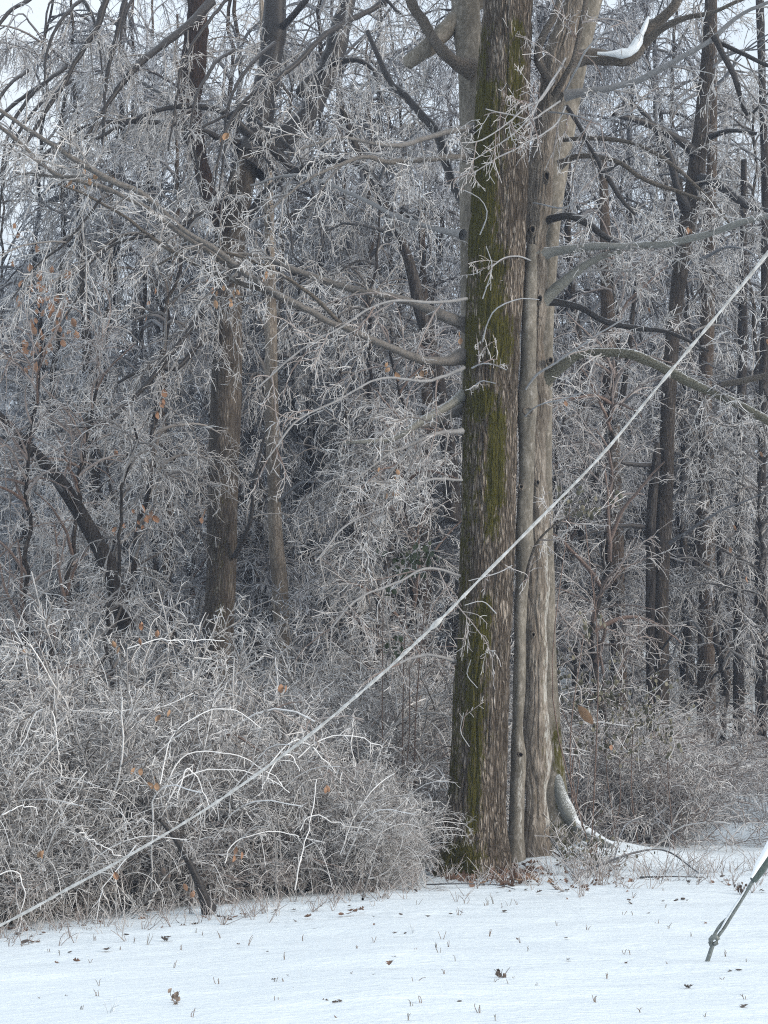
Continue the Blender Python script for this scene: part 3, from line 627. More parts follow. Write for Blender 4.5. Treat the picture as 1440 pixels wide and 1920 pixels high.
for rows in ([(560, 330, 27.5, 14), (530, 300, 27, 15), (500, 272, 26.5, 15), (465, 250, 26.2, 15), (425, 215, 26, 11), (380, 200, 25.8, 10), (320, 203, 25.6, 8), (260, 220, 25.4, 7), (180, 260, 25.2, 5)],
             [(450, 270, 28, 12), (400, 250, 27, 10), (350, 238, 26.5, 9), (280, 228, 26, 9), (220, 226, 25.8, 8), (150, 242, 25.5, 6), (80, 290, 25.2, 4)],
             [(395, 5, 27.5, 14), (355, 45, 27, 13), (310, 80, 26.5, 12), (265, 115, 26, 11), (230, 155, 25.7, 9), (195, 205, 25.5, 7), (160, 260, 25.3, 5)],
             [(205, -20, 26, 12), (180, 50, 25.8, 10), (150, 105, 25.6, 9), (115, 165, 25.4, 8), (70, 230, 25.2, 6), (30, 300, 25, 4)],
             [(720, 5, 27, 10), (660, 35, 26.5, 10), (610, 65, 26, 10), (555, 120, 25.6, 9), (500, 165, 25.3, 8), (440, 205, 25, 6), (380, 240, 24.8, 4)],
             [(250, -60, 26, 10), (230, 20, 25.8, 9), (205, 110, 25.6, 7), (195, 200, 25.4, 5), (190, 270, 25.2, 4)],
             [(445, 510, 27.7, 12), (420, 540, 27, 11), (370, 600, 26.5, 10), (320, 665, 26, 9), (260, 735, 25.7, 8), (200, 788, 25.5, 6), (150, 800, 25.3, 4)],
             [(450, 430, 28, 14), (500, 360, 27.5, 13), (560, 320, 27, 12), (640, 300, 26.7, 9), (700, 330, 26.5, 6), (740, 400, 26.3, 4)],
             [(600, 180, 28, 13), (560, 170, 27.5, 11), (600, 130, 27.5, 10), (650, 110, 27, 9), (700, 130, 26.8, 6), (720, 200, 26.6, 4)],
             [(440, 1045, 27.8, 9), (460, 1000, 27.6, 8), (472, 950, 27.5, 6), (480, 880, 27.3, 5), (500, 800, 27.2, 3)],
             [(420, 620, 28, 14), (380, 640, 27.4, 11), (330, 690, 27, 9), (280, 690, 26.6, 7), (220, 720, 26.4, 5)],
             [(440, 350, 28, 15), (380, 400, 27.2, 12), (300, 440, 26.6, 10), (230, 440, 26.2, 8), (160, 490, 26, 6), (110, 560, 25.8, 4)],
             [(520, 60, 28, 12), (560, 20, 27.5, 10), (600, -20, 27.3, 9), (680, -40, 27, 8), (750, 30, 26.8, 5)]):
    T6.limb(rows, **dict(W6, b_den=3.4))
hr = np.random.default_rng(66)
for i in range(16):
    x0 = hr.uniform(-20, 560); y0 = hr.uniform(-60, 230); d0 = hr.uniform(24.6, 26.5); sgn = -1 if hr.random() < .75 else 1; ln = hr.uniform(130, 330)
    T6.limb([(x0, y0, d0 + 1.2, 7), (x0 + sgn * ln * .22, y0 + ln * .18, d0 + .4, 6), (x0 + sgn * ln * .42, y0 + ln * .5, d0, 5), (x0 + sgn * ln * .5, y0 + ln, d0 - .2, 2.5)], name='branch', **dict(W6, b_den=1.8, b_len=(.3, 1.0)))
T6.leaves([(75, 540, 23.5, 30, 24), (85, 600, 23.5, 20, 24), (65, 650, 23.5, 10, 18), (125, 620, 25.5, 5, 14), (60, 690, 25.5, 5, 14), (265, 975, 26, 10, 14), (220, 990, 26, 3, 8), (300, 760, 26, 4, 12), (215, 850, 26, 2, 6), (290, 560, 26, 3, 12), (385, 970, 26, 2, 6), (40, 480, 25.5, 5, 20), (390, 530, 26, 3, 10)], 'leaf_orange', 0.12)

# --- slender trunks and leaning ones, each its own thing
def stem_tree(name, label, rows, mat='bark_brown', seed=1, limbs=(), twigmat='twig', nl=8, spec=None, limbmat='limb_dark', group=None, S=36, **tk):
    t = Tree(name, label, seed=seed, limbmat=limbmat, twigmat=twigmat, group=group)
    o, cen, rad = trunk('trunk', rows, M[mat], t.o, S=S, step=0.08, furrow=0.008, fk=12, lump=0.07, seed=seed, **tk)
    rng = t.rng
    # side limbs grown from the stem
    lp, lr = spawn(rng, cen[None], rad[None], nl / max(1, cen[-1, 2] - cen[0, 2]), (1.2, 3.2), (35, 75), 14, 0.035, 0.009, t0=0.1, t1=0.98, droop=0.9, wig=0.12, up=0.2, taper=0.3)
    g = Geo()
    if len(lp):
        g.tubes(lp, lr, 6, rng.uniform(0, 0.25, len(lp)))
        lo = g.build('branches', t.lm, t.o)
        gt = Geo(); s = dict(b_den=3.0, b_len=(0.4, 1.3), t_den=6, droop=0.9, tw=0.0062, t_len=(0.2, 0.6)); s.update(spec or {})
        twigs(rng, gt, lp, lr, **s); to = gt.build('twigs', t.tm, lo); to['kind'] = 'stuff'; lo['kind'] = 'stuff'
    return t
stem_tree('slender_tree', 'slender brown trunk just right of the dark forked tree', [(530, 1330, 30, 32), (526, 1130, 30, 30), (516, 1000, 30, 27), (512, 850, 30, 25), (510, 700, 30, 24), (507, 550, 30, 21), (505, 420, 30, 18), (500, 250, 30, 13), (490, 0, 30, 8)], 'bark_pale', seed=71, nl=14)
stem_tree('leaning_tree', 'dark dead trunk leaning left over the thicket at the far left', [(240, 1180, 24, 34), (205, 1065, 24, 36), (160, 980, 24, 34), (110, 900, 24, 34), (60, 845, 24, 32), (15, 800, 24, 30), (-60, 720, 24, 24), (-150, 600, 24, 16)], 'bark_dark', seed=72, nl=7)
stem_tree('slender_tree', 'dim grey trunk with small fork above the leaning dead trunk', [(205, 1200, 33, 24), (185, 980, 33, 22), (176, 880, 33, 21), (172, 800, 33, 20), (165, 700, 33, 19), (160, 600, 33, 16), (150, 400, 33, 12), (140, 150, 33, 8)], 'bark_dark', seed=73, nl=14)
ST = stem_tree('split_tree', 'dark trunk right of the pale stems, split lengthwise with a peeling black strip', [(1236, 1440, 30, 46), (1233, 1390, 30, 38), (1236, 1200, 30, 33), (1242, 1000, 30, 33), (1250, 850, 30, 29), (1256, 700, 30, 27), (1268, 560, 30, 27), (1285, 450, 30, 32), (1303, 340, 30, 35), (1315, 240, 30, 29), (1325, 120, 30, 24), (1332, 0, 30, 20), (1340, -200, 30, 14)], 'bark_dim', seed=74, nl=14, flare=0.05, twigmat='twig')
c_, r_ = limb_pts([(1220, 1405, 29.75, 14), (1219, 1250, 29.75, 15), (1220, 1100, 29.75, 18), (1220, 1000, 29.75, 19), (1224, 930, 29.75, 19), (1230, 870, 29.75, 17), (1233, 830, 29.75, 9)])
g = Geo(); g.tubes(c_[None], r_[None], 8, 0); g.build('peeling_strip', M['bark_dark'], ST.o)
for rows in ([(1290, 400, 30, 18), (1270, 350, 29.6, 14), (1255, 290, 29.4, 12), (1215, 220, 29, 9), (1180, 190, 28.8, 6)],
             [(1300, 330, 30, 20), (1350, 350, 29.6, 15), (1400, 385, 29.3, 11), (1460, 400, 29, 7)],
             [(1305, 290, 30, 18), (1270, 260, 29.5, 15), (1210, 230, 29, 12), (1150, 215, 28.7, 8)],
             [(1325, 260, 30, 10), (1370, 245, 29.6, 8), (1420, 250, 29.3, 6)],
             [(1240, 870, 30, 8), (1200, 873, 29.5, 8), (1165, 868, 29.2, 6)],
             [(1235, 990, 30, 9), (1180, 985, 29.5, 8), (1130, 988, 29.1, 6), (1080, 1010, 28.9, 4)]):
    ST.limb(rows, mat=M['limb_dark'], **W6)
stem_tree('slender_tree', 'brown trunk midway between the pale stems and the split dark trunk', [(1165, 1480, 33, 32), (1160, 1290, 33, 32), (1155, 1100, 33, 33), (1150, 950, 33, 34), (1146, 800, 33, 33), (1142, 650, 33, 30), (1138, 500, 33, 22), (1130, 300, 33, 14)], 'bark_brown', seed=75, nl=10)
stem_tree('slender_tree', 'wide brown trunk standing next right of the split dark trunk', [(1325, 1440, 35, 36), (1325, 1300, 35, 33), (1324, 1100, 35, 31), (1326, 900, 35, 28), (1322, 750, 35, 26), (1328, 550, 35, 26), (1335, 300, 35, 18), (1340, 0, 35, 10)], 'bark_brown', seed=76, nl=10)
stem_tree('slender_tree', 'dark narrow trunk, second from the right edge', [(1386, 1440, 34, 23), (1385, 1300, 34, 20), (1384, 1100, 34, 18), (1388, 900, 34, 16), (1392, 650, 34, 16), (1395, 300, 34, 10)], 'bark_dark', seed=77, nl=8)
stem_tree('slender_tree', 'dark knotty trunk at the right edge of the wood', [(1428, 1440, 33, 21), (1427, 1300, 33, 20), (1424, 1100, 33, 18), (1430, 800, 33, 16), (1436, 400, 33, 16), (1430, 200, 33, 14), (1425, 0, 33, 16), (1420, -200, 33, 10)], 'bark_dark', seed=78, nl=8)
stem_tree('slender_tree', 'thin black sapling leaning right between two wide brown trunks', [(1265, 1440, 36, 11), (1280, 1300, 36, 10), (1292, 1180, 36, 9), (1305, 1020, 36, 8), (1320, 800, 36, 6)], 'bark_dark', seed=79, nl=5, S=12)
stem_tree('slender_tree', 'dark trunk leaning left, seen just left of the mossy trunk', [(850, 980, 27, 32), (838, 820, 27, 28), (822, 720, 27, 27), (805, 640, 27, 26), (788, 580, 27, 24), (770, 500, 27, 20), (740, 420, 27, 18), (690, 330, 27, 14), (640, 200, 27, 10)], 'bark_dark', seed=80, nl=10)
stem_tree('slender_tree', 'dim trunk behind the thicket left of the mossy tree', [(790, 1420, 32, 30), (792, 1250, 32, 27), (795, 1100, 32, 25), (800, 900, 32, 22), (800, 700, 32, 18), (790, 400, 32, 12)], 'bark_brown', seed=81, nl=10)
stem_tree('slender_tree', 'thin black trunk leaning right beside the brown trunk behind the guy wire', [(1100, 950, 31, 9), (1115, 900, 31, 11), (1140, 830, 31, 12), (1165, 750, 31, 11), (1180, 650, 31, 9), (1195, 500, 31, 6)], 'bark_dark', seed=82, nl=4, S=12)

# ------------------------------------------------------------------ background wood: a few kinds, copied
def proto_tree(seed, H, r0, nl, name, tm, bm, weep, ll=(1.6, 3.8)):
    rng = np.random.default_rng(seed)
    root = empty(name, 'x', 'tree', 'bare icy trees of the wood behind')
    k = 40; z = np.linspace(-0.5, H, k)
    wob = np.cumsum(rng.normal(size=(k, 2)) * 0.05, 0)
    cen = np.stack([wob[:, 0], wob[:, 1], z], -1)
    rad = r0 * (1 - 0.85 * (z + 0.5) / (H + 0.5)) + 0.012
    g = Geo(); g.tubes(cen[None], rad[None], 10, 0); o = g.build('trunk', bm, root)
    lp, lr = spawn(rng, cen[None], rad[None], nl / H, ll, (30, 70), 12, 0.045, 0.010, t0=0.1, t1=1, droop=weep, wig=0.12, up=0.3, taper=0.35)
    gt = Geo(); gt.tubes(lp, lr, 5, rng.uniform(0, 0.3, len(lp)))
    twigs(rng, gt, lp, lr, b_den=3.2, b_len=(0.5, 1.7), t_den=7.0, t_len=(0.25, 0.7), w_den=8, w_len=(0.08, 0.22), droop=weep * 1.1, tw=0.0066, ice=0.8)
    c = gt.build('crown', tm, root); c['kind'] = 'stuff'
    return root
KIND = [('dark_wood_tree', 'slim dark trunked tree with icy weeping crown, in the wood behind', 'twig_dark', 'bark_dark', 2.0),
        ('brown_wood_tree', 'brown trunked tree with spreading icy crown, in the wood behind', 'twig_dark', 'bark_brown', 1.3),
        ('grey_wood_tree', 'grey trunked tree with fine frosted crown, in the wood behind', 'twig', 'bark_grey', 1.7)]
protos = []
for i in range(6):
    nm, lb, tm, bm, weep = KIND[i % 3]
    p = proto_tree(200 + i, [15, 17, 13, 18, 14, 16][i], [0.075, 0.095, 0.065, 0.10, 0.07, 0.085][i], [46, 48, 42, 50, 44, 46][i], nm, M[tm], M[bm], weep)
    p['label'] = lb; p['group'] = lb.split(',')[0].replace('tree', 'trees') + 's of the wood'
    protos.append(p)
rng = np.random.default_rng(5)
spots = [(x / FOC * y, y) for x, y in ((560, 37), (640, 38.5), (720, 37.5), (470, 39), (600, 41), (690, 43), (380, 37), (420, 42), (520, 44), (660, 40.5), (730, 41), (580, 38.5), (-400, 34), (-310, 36), (-240, 33.5), (-150, 35), (-60, 34), (20, 36), (90, 33.5), (-480, 37), (-620, 33), (-560, 36))]
for y0, y1, n in ((25, 30, 8), (30, 40, 30), (40, 52, 36), (52, 66, 36), (66, 90, 50)):
    for _ in range(n):
        y = rng.uniform(y0, y1); hw = 0.25 * y + 2.5
        for _t in range(20):
            x = rng.uniform(-hw, hw)
            px = 720 + x / y * FOC
            if y < 32.5 and 110 < px < 1300 or y < 36.5 and px > 1150 or y < 34 and px < 200: continue
            if all((x - a) ** 2 + (y - b) ** 2 > 1.2 for a, b in spots): break
        else: continue
        spots.append((x, y))
for i, (x, y) in enumerate(spots):
    o = protos[i] if i < 6 else copy_tree(protos[i % 6])
    o.location = (x, y, float(ground(x, y))); o.rotation_euler = (rng.normal() * 0.03, rng.normal() * 0.03, rng.uniform(0, 6.28))
    s = rng.uniform(0.75, 1.15) if i > 24 else rng.uniform(1.0, 1.2); o.scale = (s, s, s)

sap = []
for i in range(4):
    p = proto_tree(260 + i, [6.5, 8, 9.5, 7][i], [0.035, 0.045, 0.05, 0.04][i], [30, 36, 40, 32][i], 'sapling', M[['twig', 'twig_brown', 'twig', 'twig'][i]], M['bark_dark'], [1.0, 0.6, 1.3, 0.8][i], (0.7, 1.9))
    p['label'] = 'slight young tree, all icy twigs, standing between the larger trunks'; p['group'] = 'icy saplings between the trunks'; sap.append(p)
rng = np.random.default_rng(6)
SAP = [(-60, 22.5), (30, 23.6), (110, 27), (200, 29), (265, 31), (320, 33), (610, 29), (665, 25), (735, 28), (800, 25.5), (480, 36), (420, 38), (560, 34), (350, 37), (700, 31), (840, 33), (160, 23), (70, 26),
       (1065, 28), (1110, 31), (1150, 36), (1090, 34), (1190, 38), (1230, 39), (1285, 40), (1350, 38.5), (1400, 41), (1445, 39), (1035, 31), (1300, 43), (1340, 31.5), (1450, 30.5), (1190, 33), (1120, 27)]
for i, (px, y) in enumerate(SAP):
    o = sap[i] if i < 4 else copy_tree(sap[i % 4])
    x = (px - 720) / FOC * y
    o.location = (x, y, float(ground(x, y))); o.rotation_euler = (rng.normal() * .08, rng.normal() * .08, rng.uniform(0, 6.28))
    k = rng.uniform(.8, 1.15); o.scale = (k, k, k)

# ------------------------------------------------------------------ undergrowth: shrubs
def proto_shrub(seed, H, ns, name, tm, arch, tw=0.0057):
    rng = np.random.default_rng(seed)
    root = empty(name, 'x', 'shrub')
    K = 14; a = rng.uniform(0, 6.28, ns); tilt = np.radians(rng.uniform(5, 50, ns))
    d = np.stack([np.cos(a) * np.sin(tilt), np.sin(a) * np.sin(tilt), np.cos(tilt)], -1)
    ln = H * rng.uniform(0.6, 1.35, ns); st = (ln / (K - 1))[:, None]
    p = np.empty((ns, K, 3)); p[:, 0] = np.stack([rng.normal(0, 0.16, ns), rng.normal(0, 0.16, ns), np.full(ns, -0.1)], -1)
    for i in range(1, K):
        d = d + rng.normal(size=d.shape) * 0.12; d[:, 2] -= arch / (K - 1) * (i / K) * 2; d = unit(d); p[:, i] = p[:, i - 1] + d * st
    p[:, :, 2] = np.maximum(p[:, :, 2], 0.03 - 0.13 * (np.arange(K) == 0)[None])
    r = np.linspace(0.011, 0.006, K)[None] * rng.uniform(0.7, 1.3, ns)[:, None]
    ne = 4; K2 = 22; a = rng.uniform(0, 6.28, ne); tl = np.radians(rng.uniform(8, 32, ne)); d = np.stack([np.cos(a) * np.sin(tl), np.sin(a) * np.sin(tl), np.cos(tl)], -1)
    e = np.empty((ne, K2, 3)); e[:, 0] = np.stack([rng.normal(0, 0.16, ne), rng.normal(0, 0.16, ne), np.full(ne, -0.1)], -1); lz = H * rng.uniform(0.85, 1.4, ne) / K2
    for i in range(1, K2):
        d = d + rng.normal(size=d.shape) * 0.03; d[:, 2] -= 0.016 * i * rng.uniform(.7, 1.2); d = unit(d); e[:, i] = e[:, i - 1] + d * lz[:, None]
    er2 = np.linspace(0.008, 0.004, K2)[None].repeat(ne, 0)
    g = Geo(); g.tubes(e, er2, 5, rng.uniform(0.7, 1.4, ne)); g.tubes(p, r, 5, rng.uniform(0.2, 1.2, ns)); so = g.build('stems', M['twig'], root); so['kind'] = 'stuff'
    gt = Geo(); twigs(rng, gt, p, r, ice=0.85, b_den=6.0, b_len=(0.25, 0.9), t_den=8, t_len=(0.12, 0.4), w_den=9, w_len=(0.05, 0.15), droop=0.35, up=0.12, flat=0, tw=tw)
    v = gt.build('twigs', tm, root); v['kind'] = 'stuff'
    return root
def place(protos, spots, label, group, rng, used):
    for i, (x, y, s) in enumerate(spots):
        k = int(rng.integers(len(protos))); p = protos[k]
        o = p if id(p) not in used else copy_tree(p)
        used.add(id(p))
        o.location = (x, y, float(ground(x, y))); o.rotation_euler = (0, 0, rng.uniform(0, 6.28)); o.scale = (s, s, s * rng.uniform(0.9, 1.1))
        o['label'] = label; o['group'] = group
used = set()
rng = np.random.default_rng(9)
edge = lambda x: np.interp(x, [-6, -3.5, -1.7, -0.5, 0.3, 0.8], [14.2, 15.4, 16.8, 17.6, 18.6, 20.5])
sh_l = [proto_shrub(300 + i, [1.9, 2.3, 2.6, 1.6, 2.1][i], 18, 'thicket_shrub', M[['twig_brown', 'twig', 'twig', 'twig', 'twig_brown'][i]], [1.4, 1.1, 0.8, 1.7, 1.2][i]) for i in range(5)]
sp = []
for _ in range(90):
    x = rng.uniform(-5.6, 0.25); y = edge(x) + 0.35 + abs(rng.normal(0, 2.6)); dd = y - edge(x)
    
    k = min(1.25, 0.5 + 0.22 * dd) * rng.uniform(0.8, 1.15)
    if y < 21.5:
        k = min(k, (840 - (x / y * FOC + 720)) / 390)
        if k < 0.22: continue
    sp.append((x, y, k))
for _ in range(16): sp.append((rng.uniform(-1.0, 0.7), rng.uniform(22.2, 24.5), rng.uniform(.8, 1.15)))
for _ in range(24):
    y = rng.uniform(21.5, 27); px = rng.uniform(-120, 840); sp.append(((px - 720) / FOC * y, y, rng.uniform(.55, .8) if 330 < px < 590 else rng.uniform(1.0, 1.4)))
for _ in range(44):
    y = rng.uniform(17.9, 20.9); k = rng.uniform(.25, .5); sp.append(((rng.uniform(640, 835 - 310 * k) - 720) / FOC * y, y, k))
place(sh_l, sp, 'tangled ice coated shrub of the dense grey thicket left of the mossy tree', 'thicket shrubs left of the mossy tree', rng, used)
sh_r = [proto_shrub(320 + i, [1.4, 1.7, 1.2][i], 14, 'edge_shrub', M[['twig_brown', 'twig', 'twig_brown'][i]], [1.3, 1.0, 1.6][i], 0.0062) for i in range(3)]
sp = []
for _ in range(58):
    x = rng.uniform(2.3, 9.5); y = 24.0 + abs(rng.normal(0, 3.2)); sp.append((x, y, rng.uniform(0.7, 1.15) * (0.95 if x / y * FOC > 470 else 1.1)))
place(sh_r, sp, 'low icy shrub at the wood edge right of the pale stems', 'low shrubs right of the pale stems', rng, used)
sh_b = [proto_shrub(340 + i, [2.2, 2.8, 1.8][i], 12, 'hill_shrub', M[['twig', 'twig_dark', 'twig'][i]], [1.0, 0.8, 1.3][i], 0.0068) for i in range(3)]
sp = []
for _ in range(80):
    y = rng.uniform(25, 60); hw = 0.25 * y + 1; x = rng.uniform(-hw, hw * (0.2 if rng.random() < .55 else 1))
    if y < 40 and x / y * FOC > 420: continue
    sp.append((x, y, rng.uniform(0.7, 1.3)))
place(sh_b, sp, 'frosted understory bush on the snowy slope in the wood', 'understory bushes on the slope', rng, used)

# arching white canes in front of the thicket
CANES = [[(300, 1470), (320, 1385), (370, 1342), (420, 1328), (460, 1340), (492, 1368)], [(300, 1500), (340, 1422), (400, 1411), (450, 1418), (500, 1445), (545, 1485)], [(310, 1510), (345, 1457), (400, 1443), (460, 1446), (525, 1472)],
         [(500, 1440), (540, 1395), (572, 1390), (600, 1415), (627, 1452)], [(490, 1480), (522, 1421), (545, 1420), (562, 1446)], [(665, 1340), (660, 1380), (667, 1440), (690, 1490), (702, 1532)], [(553, 1668), (570, 1590), (585, 1530), (595, 1460)],
         [(560, 1560), (583, 1530), (640, 1545), (693, 1556)], [(100, 1330), (107, 1370), (109, 1410), (116, 1470)], [(80, 1330), (68, 1338), (42, 1395), (8, 1475)], [(-20, 1660), (0, 1640), (28, 1635), (46, 1672), (38, 1722), (32, 1762)],
         [(258, 1582), (212, 1640), (190, 1672), (183, 1725)], [(150, 1560), (182, 1580), (226, 1606)], [(560, 1420), (600, 1388), (660, 1378), (718, 1402)], [(60, 1390), (100, 1332), (200, 1335), (300, 1326), (362, 1300)],
         [(240, 1215), (300, 1200), (360, 1200), (420, 1202)], [(330, 1500), (352, 1440), (372, 1470), (392, 1515)], [(0, 1530), (40, 1512), (68, 1516)], [(640, 1600), (660, 1540), (700, 1480), (740, 1450)], [(420, 1620), (440, 1580), (500, 1560), (560, 1570)]]
rng = np.random.default_rng(77)
for i, rows in enumerate(CANES):
    d0 = float(np.interp(rows[-1][0], [0, 340, 620, 800], [15.0, 16.0, 17.0, 17.8])) + (0.0 if rows[0][1] > 1400 else 0.8)
    c, r = limb_pts([(a, b, d0 + 0.05 * j, 2.6 - 1.1 * j / len(rows)) for j, (a, b) in enumerate(rows)], 24)
    c = c + 0.03 * (noise(np.stack([np.arange(24) * .5, np.full(24, i), np.zeros(24)], -1), 3)[:, None] - .5) 
    low = None
    base = np.array([c[0, 0] + rng.normal() * .1, c[0, 1] + 0.4, float(ground(c[0, 0], c[0, 1] + 0.4)) - .03])
    if c[0, 2] - base[2] > 0.25 and c[-1, 2] - float(ground(c[-1, 0], c[-1, 1])) > 0.15:
        low = spline(np.array([base, (base + c[0]) / 2 + [0.05, 0.05, 0.1], c[0]]), 12)[:-1]
    g = Geo(); g.tubes(c[None], r[None], 6, 1.1)
    if low is not None: g.tubes(np.vstack([low, c[:1]])[None], np.full((1, 12), r[0]), 6, 0.3)
    tag(g.build('arching_cane', M['twig']), 'thin ice sheathed cane arching out of the grey thicket', 'cane', 'white canes arching out of the thicket')
    b, br = spawn(rng, c[None, 4:], r[None, 4:], 4, (0.06, 0.25), (30, 70), 4, 0.006, 0.004, droop=0.3)
    if len(b):
        g = Geo(); g.tubes(b, br, 3, 1.0); o = g.build('side_twigs', M['twig'], bpy.data.objects[[x.name for x in C.objects if x.name.startswith('arching_cane')][-1]]); o['kind'] = 'stuff'

# dark broken stem at the thicket edge
DS = Tree('broken_stem', 'short dark broken stem slanting up out of the snow before the thicket', 'stem', seed=91, limbmat='limb_dark')
DS.limb([(392, 1706, 16.3, 22), (380, 1680, 16.2, 17), (368, 1650, 16.15, 14), (352, 1615, 16.1, 13), (330, 1572, 16, 11), (300, 1540, 15.9, 7)], mat=M['limb_dark'], b_den=1.5, b_len=(.2, .5))
# leaves caught in the thicket
g = Geo(); rng = np.random.default_rng(15)
LT = [(455, 1600, 15.8, 3, 8, 'leaf_orange'), (215, 1640, 15.3, 1, 3, 'leaf_orange'), (350, 1680, 15.9, 2, 8, 'leaf_orange'), (260, 1452, 15.8, 2, 5, 'leaf_tan'), (290, 1465, 15.8, 3, 8, 'leaf_tan'), (270, 1190, 17, 5, 12, 'leaf_orange'),
      (220, 1212, 17, 2, 6, 'leaf_tan'), (310, 1635, 15.6, 2, 5, 'leaf_dark'), (75, 1600, 15.2, 2, 8, 'leaf_tan'), (310, 1335, 16.5, 2, 8, 'leaf_tan'), (45, 1220, 17, 2, 6, 'leaf_tan'), (610, 1490, 16.8, 2, 8, 'leaf_orange'), (530, 1300, 17, 3, 10, 'leaf_orange')]
for px, py, d, n, sp, m in LT:
    g = Geo()
    for _ in range(n): leaf_geo(g, rng, P(px + rng.normal() * sp, py + rng.normal() * sp, d), 0.075, 1.1, hang=1, lobed=False, wf=0.75)
    tag(g.build('caught_leaf', M[m]), 'withered leaf caught in the twigs of the grey thicket', 'leaf', 'withered leaves caught in the thicket')

# ------------------------------------------------------------------ evergreen shrub, brush heap, mistletoe-green sprig
def leafy(name, label, cat, blobs, mat, seed, size, twigmat='twig_brown'):
    rng = np.random.default_rng(seed); root = empty(name, label, cat)
    gt, gl = Geo(), Geo()
    for px, py, d, n, sx, sy in blobs:
        c = np.array(P(px, py, d)); k = d / FOC
        b0 = np.array([c[0], c[1], float(ground(c[0], c[1]))])
        for _ in range(n):
            e = c + rng.normal(size=3) * [sx * k, 0.3, sy * k]
            s = e + rng.normal(size=3) * [0.2, 0.2, 0.1] + [0, 0, 0.22]
            pts = spline(np.array([s, (s + e) / 2 + rng.normal(size=3) * .05, e]), 6)
            gt.tubes(pts[None], np.full((1, 6), 0.006), 3, rng.uniform(0.3, 1))
            for _l in range(4):
                q = pts[rng.integers(1, 6)] + rng.normal(size=3) * .03
                leaf_geo(gl, rng, q, size * rng.uniform(0.6, 1.3), 0.5, hang=1 if rng.random() < .8 else 0, lobed=False)
        nst = 1
        for _ in range(nst):
            pts = spline(np.array([b0 + rng.normal(size=3) * [.15, .15, 0], (b0 + c) / 2 + rng.normal(size=3) * .15, c + rng.normal(size=3) * .1]), 10)
            gt.tubes(pts[None], np.linspace(0.010, 0.006, 10)[None], 5, 0.0)
    a = gt.build('stems', M[twigmat], root); a['kind'] = 'stuff'
    b = gl.build('foliage', M[mat], root); b['kind'] = 'stuff'
    return root
leafy('evergreen_shrub', 'dull green leafy shrub half dressed in ice before the split dark trunk', 'shrub', [(1130, 1310, 23.5, 30, 45, 30), (1190, 1350, 23.6, 34, 35, 30), (1095, 1370, 23.3, 20, 40, 35), (1060, 1300, 23.3, 12, 25, 45), (1240, 1400, 23.8, 14, 20, 25), (1160, 1410, 23.6, 10, 40, 20)], 'leaf_green', 401, 0.062)
leafy('evergreen_sprig', 'small deep green leafy clump left of the mossy trunk', 'shrub', [(785, 1062, 21, 14, 18, 10), (760, 1065, 21, 6, 8, 8), (735, 1110, 21, 3, 6, 5), (745, 1222, 20.6, 3, 6, 5)], 'leaf_moss', 402, 0.08)
leafy('evergreen_sprig', 'few dark leaves on a twig right of the pale trunk, by the guy wire', 'shrub', [(1065, 960, 21, 10, 20, 8), (1110, 960, 21.2, 5, 14, 8), (1080, 1180, 22, 5, 25, 8)], 'leaf_green', 403, 0.07)
leafy('brush_heap', 'heap of brown green brush at the foot of the pale trunk', 'brush', [(1075, 1596, 20.6, 40, 35, 14), (1110, 1622, 20.4, 34, 25, 12), (1040, 1580, 20.5, 20, 20, 12), (1090, 1640, 20.0, 15, 25, 6)], 'leaf_green', 404, 0.042)
rng = np.random.default_rng(408)
LB = Tree('hanging_leaf', 'single large tan leaf hanging right of the pale stems', 'leaf', seed=9)
g = Geo(); leaf_geo(g, rng, P(1093, 1335, 21.5), 0.30, 0.5, hang=1, lobed=False, wf=0.5); g.build('blade', M['leaf_tan'], LB.o)
g = Geo(); c_, r_ = limb_pts([(1090, 1316, 21.5, 2.5), (1088, 1290, 21.5, 2.5), (1075, 1275, 21.6, 3)]); g.tubes(c_[None], r_[None], 4, 0.5); g.build('stalk', M['twig_brown'], LB.o)
g = Geo()
for px, py, d in ((1370, 1030, 24), (1397, 1085, 24), (1060, 755, 20.5), (1215, 580, 20.2), (1293, 432, 19.8), (1145, 1400, 23), (1375, 988, 24), (1290, 430, 19.7), (1440, 640, 19.5), (1425, 850, 22)):
    g = Geo(); leaf_geo(g, rng, P(px, py, d), 0.09, 0.8, hang=1, lobed=False, wf=0.65); tag(g.build('caught_leaf', M['leaf_orange']), 'orange dead leaf hanging among icy twigs right of the pale stems', 'leaf', 'orange leaves hanging at the right')

# fallen sticks on the snow
def stick(rows, label, r=0.012, mat='limb_dark', group=None, ice=0.1, tw=1.5):
    pts = np.array([(lambda p: (p[0], p[1], p[2] + h))(gpt(a, b)) for a, b, h in rows])
    c = spline(pts, 20); rr = np.linspace(r, r * 0.5, 20); g = Geo(); g.tubes(c[None], rr[None], 6, ice)
    o = tag(g.build('fallen_stick', M[mat]), label, 'stick', group)
    b, br = spawn(np.random.default_rng(int(rows[0][0])), c[None], rr[None], tw, (0.1, 0.5), (25, 60), 6, r * .6, .004, droop=0.1, up=0.15)
    if len(b):
        g = Geo(); g.tubes(b, br, 4, 0.4); g.build('side_twig', M[mat], o)['kind'] = 'stuff'
stick([(800, 1664, .03), (860, 1666, .05), (930, 1666, .04), (966, 1671, .02)], 'long straight stick lying on snow before the mossy trunk', 0.009, tw=0)
stick([(1085, 1657, .02), (1060, 1630, .10), (1030, 1604, .22)], 'dark stick propped down the bank from the brush heap', 0.013, 'limb_dark')
stick([(1100, 1640, .05), (1190, 1640, .25), (1250, 1636, .25), (1310, 1645, .05)], 'bowed fallen branch lying right of the brush heap', 0.016)
